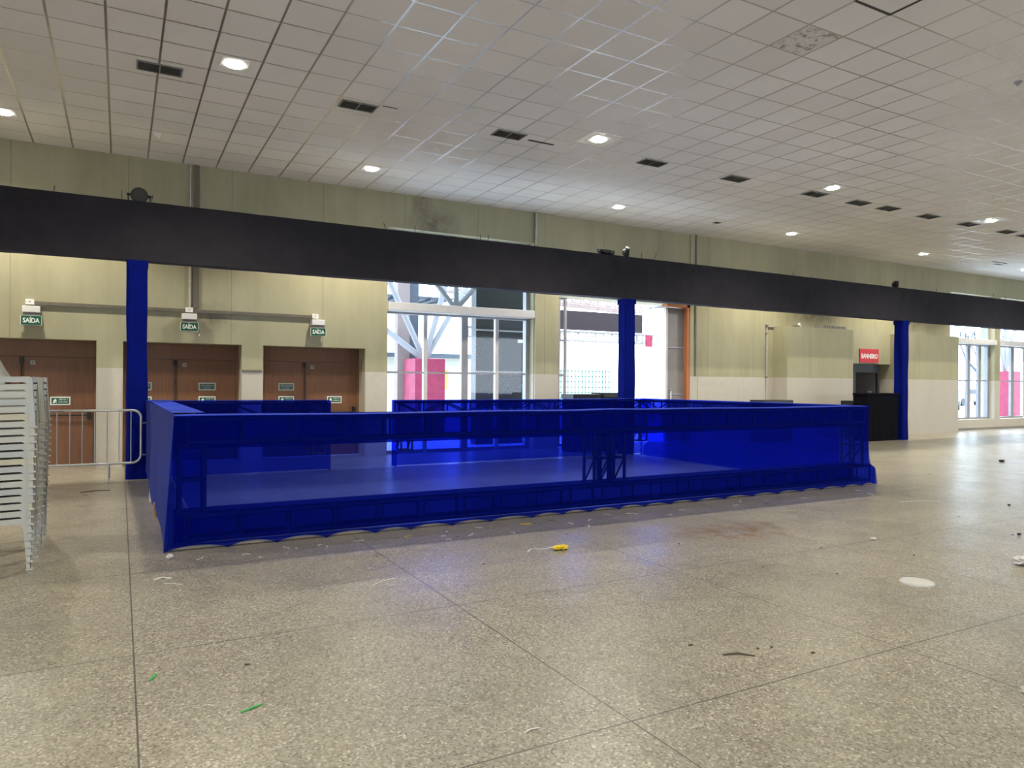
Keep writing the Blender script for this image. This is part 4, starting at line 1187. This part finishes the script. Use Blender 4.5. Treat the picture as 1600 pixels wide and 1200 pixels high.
for i in range(26): mb.box(-8 + i * 0.5, -7.75 + i * 0.5, 8, 14, 4.9, 5.0)
mb.box(-8, 5, 8, 14, 5.0, 5.05)
mb.build('ribbed_sheet', M['roof'], r)
r = empty('dark_annex', (0, 17.0, -0.05)); tag(r, 'dark blue-grey clad annex outside, behind the right panes of the glazed screen', 'building')
mb = MB(); mb.box(8.20, 9.9, 0, 0.3, 0, 5.25); mb.build('wall', M['out_dark'], r)
mb = MB()
for z in (0.9, 1.9, 3.0, 4.3): mb.box(8.21, 9.89, -0.03, 0, z, z + 0.04)
mb.build('cladding_joint', M['grey_frame'], r)
mb = MB(); mb.box(9.45, 9.62, -0.05, 0, 2.72, 2.80); mb.build('light_panel', M['sign_white'], r)

r = empty('banner_truss', (0, 20.0, -0.05)); tag(r, 'outdoor portal of white trusses carrying a dark mauve banner behind the open doorway', 'banner')
mb = MB(); mb.box(9.6, 16.15, 0, 0.06, 3.42, 4.06); mb.build('banner', M['mauve'], r)
mb = MB(); box_truss(mb, (9.4, 0.2, 3.22), (16.9, 0.2, 3.22), 0.16, 0.15, 0.35, True, 0.025); mb.build('cross_truss', M['out_white'], r)
mb = MB(); box_truss(mb, (16.45, 0.2, 0), (16.45, 0.2, 4.9), 0.20, 0.2, 0.45, True, 0.025); mb.build('tower_truss', M['pipe'], r)
mb = MB(); mb.box(16.27, 16.55, -0.06, -0.03, 2.95, 3.35); mb.build('small_board', M['out_red'], r)
r = empty('roof_truss', (0, 21.2, -0.05)); tag(r, 'pinkish outdoor roof trusses seen high through the open doorway', 'truss')
mb = MB()
box_truss(mb, (11.5, 1.5, 5.0), (18.0, 1.5, 4.7), 0.3, 0.25, 0.8, True, 0.04); box_truss(mb, (11.5, 5.0, 5.6), (21.0, 5.0, 5.3), 0.4, 0.3, 1.0, True, 0.05)
mb.build('truss_frame', M['out_pink'], r)
r = empty('white_shed', (22.5, 26.0, -0.05)); tag(r, 'pale blue-white wall of an outdoor shed at the right of the open doorway', 'building')
mb = MB(); mb.box(-0.6, 3, 0, 3, 0, 5.2); mb.build('wall', M['plain_wall'], r)
mb = MB(); mb.prism([(-0.8, 5.2), (1.2, 5.9), (3.2, 5.2)], 'y', -0.1, 3.1); mb.build('roof', M['roof'], r)
r = empty('green_fence', (26.0, 40.0, -0.05)); tag(r, 'far green mesh fence outside the open doorway', 'fence')
mb = MB()
for i in range(24): mb.box(-3 + i * 0.28, -2.94 + i * 0.28, 0, 0.06, 0, 2.6)
for k in range(7): mb.box(-3, 3.6, 0, 0.06, 0.3 + k * 0.36, 0.36 + k * 0.36)
mb.build('mesh_panel', M['out_green'], r)

def column(x, y, lab, board=True):
    r = empty('steel_column', (x, y, -0.05)); tag(r, lab, 'column')
    mb = MB(); mb.box(-0.6, 0.6, -0.6, 0.6, 0, 2.5); mb.build('red_base', M['out_red'], r, bevel=0.02)
    for (dx, dz) in ((-1.6, 4.2), (1.6, 4.2), (0, 4.4)):
        mb = MB(); mb.tube([(0, 0, 2.45), (dx, 0, 2.45 + dz)], 0.10, 8); mb.build('strut', M['out_white'], r)
    return r
column(43.5, 22.0, 'red based outdoor column seen through the rightmost window')
column(37.6, 22.5, 'red based outdoor column just left of the wall between the two right windows')
r = empty('notice_board', (46.6, 22.0, -0.05)); tag(r, 'blue-grey outdoor board right of the red column base', 'board')
mb = MB(); mb.box(-0.9, 0.9, 0, 0.08, 0.3, 2.5); mb.build('panel', M['out_blue'], r)
mb = MB(); mb.box(-0.9, -0.82, 0.08, 0.16, 0, 2.5); mb.box(0.82, 0.9, 0.08, 0.16, 0, 2.5); mb.build('leg', M['alu'], r)

def car(x, y, rz, lab, mat):
    r = empty('car', (x, y, -0.05), rz); tag(r, lab, 'car')
    mb = MB(); mb.prism([(-2.1, 0.35), (-2.1, 0.85), (-1.9, 0.95), (-1.1, 1.0), (-0.5, 1.45), (1.0, 1.48), (1.7, 1.0), (2.1, 0.9), (2.1, 0.35)], 'y', -0.85, 0.85); mb.build('body', mat, r, bevel=0.05)
    mb = MB(); mb.prism([(-0.95, 1.02), (-0.48, 1.38), (0.95, 1.40), (1.5, 1.02)], 'y', -0.87, 0.87); mb.build('windows', M['out_dark'], r)
    for wx in (-1.3, 1.3):
        for wy in (-0.88, 0.68):
            mb = MB(); mb.disc((wx, wy, 0.32), (0, 1, 0), 0.32, 0.2, 18); mb.build('wheel', M['black_metal'], r)
    return r
car(49.5, 29.0, 0.4, 'blue-grey car parked outside, in the left pane of the first right window', M['car_paint'])
car(64, 36.0, 0.1, 'pale car parked farther off behind the first right window', M['out_white'])
def tree(x, y, lab, s=1.0):
    r = empty('tree', (x, y, -0.05)); tag(r, lab, 'tree')
    rd = random.Random(int(x * 10))
    mb = MB()
    def br(p, d, L, rad, k):
        q = p + d * L
        mb.tube([p, q], [rad, rad * 0.65], 6)
        if k == 0: return
        for _ in range(3):
            nd = (d + Vector((rd.uniform(-.8, .8), rd.uniform(-.8, .8), rd.uniform(-.1, .5)))).normalized()
            br(q, nd, L * 0.68, rad * 0.6, k - 1)
    br(Vector((0, 0, 0)), Vector((0, 0, 1)), 2.4 * s, 0.2 * s, 4)
    mb.build('branches', M['bark'], r)
    return r
tree(58, 31, 'bare branching tree outside the rightmost window')
tree(52, 34, 'bare tree outside the first right window')
rd = random.Random(5)
r = empty('shrub', (44.5, 34, -0.05)); tag(r, 'teal green shrub outside the left pane of the first right window', 'shrub')
mb = MB()
for _ in range(500):
    p = Vector((rd.gauss(0, 0.8), rd.gauss(0, 0.6), abs(rd.gauss(0.9, 0.6))))
    u = Vector((rd.uniform(-1, 1), rd.uniform(-1, 1), rd.uniform(-1, 1))).normalized() * 0.14; w = u.cross(Vector((rd.random(), rd.random(), 1))).normalized() * 0.09
    mb.bm.faces.new([mb.bm.verts.new(p + a) for a in (u, w, -u, -w)])
mb.build('foliage', M['leaf'], r, recalc=False)
mb = MB(); mb.tube([(0, 0, 0), (0, 0, 1.0)], 0.06, 6); mb.build('stem', M['bark'], r)
r = empty('food_kiosk', (12.5, 34, -0.05)); tag(r, 'far pale kiosk with orange boards seen through the glazed screen', 'kiosk')
mb = MB(); mb.box(-5, 5, 0, 3, 0, 2.9); mb.build('wall', M['plain_wall'], r)
mb = MB(); mb.box(-5.2, 5.2, -0.8, 3.2, 2.9, 3.1); mb.build('roof', M['roof'], r)
for i, xx in enumerate((-3.4, -0.2, 1.4)):
    mb = MB(); mb.box(xx, xx + 0.9, -0.05, 0, 1.3, 2.3); mb.build('board', M['orange_ad'] if i != 1 else M['out_green'], r)
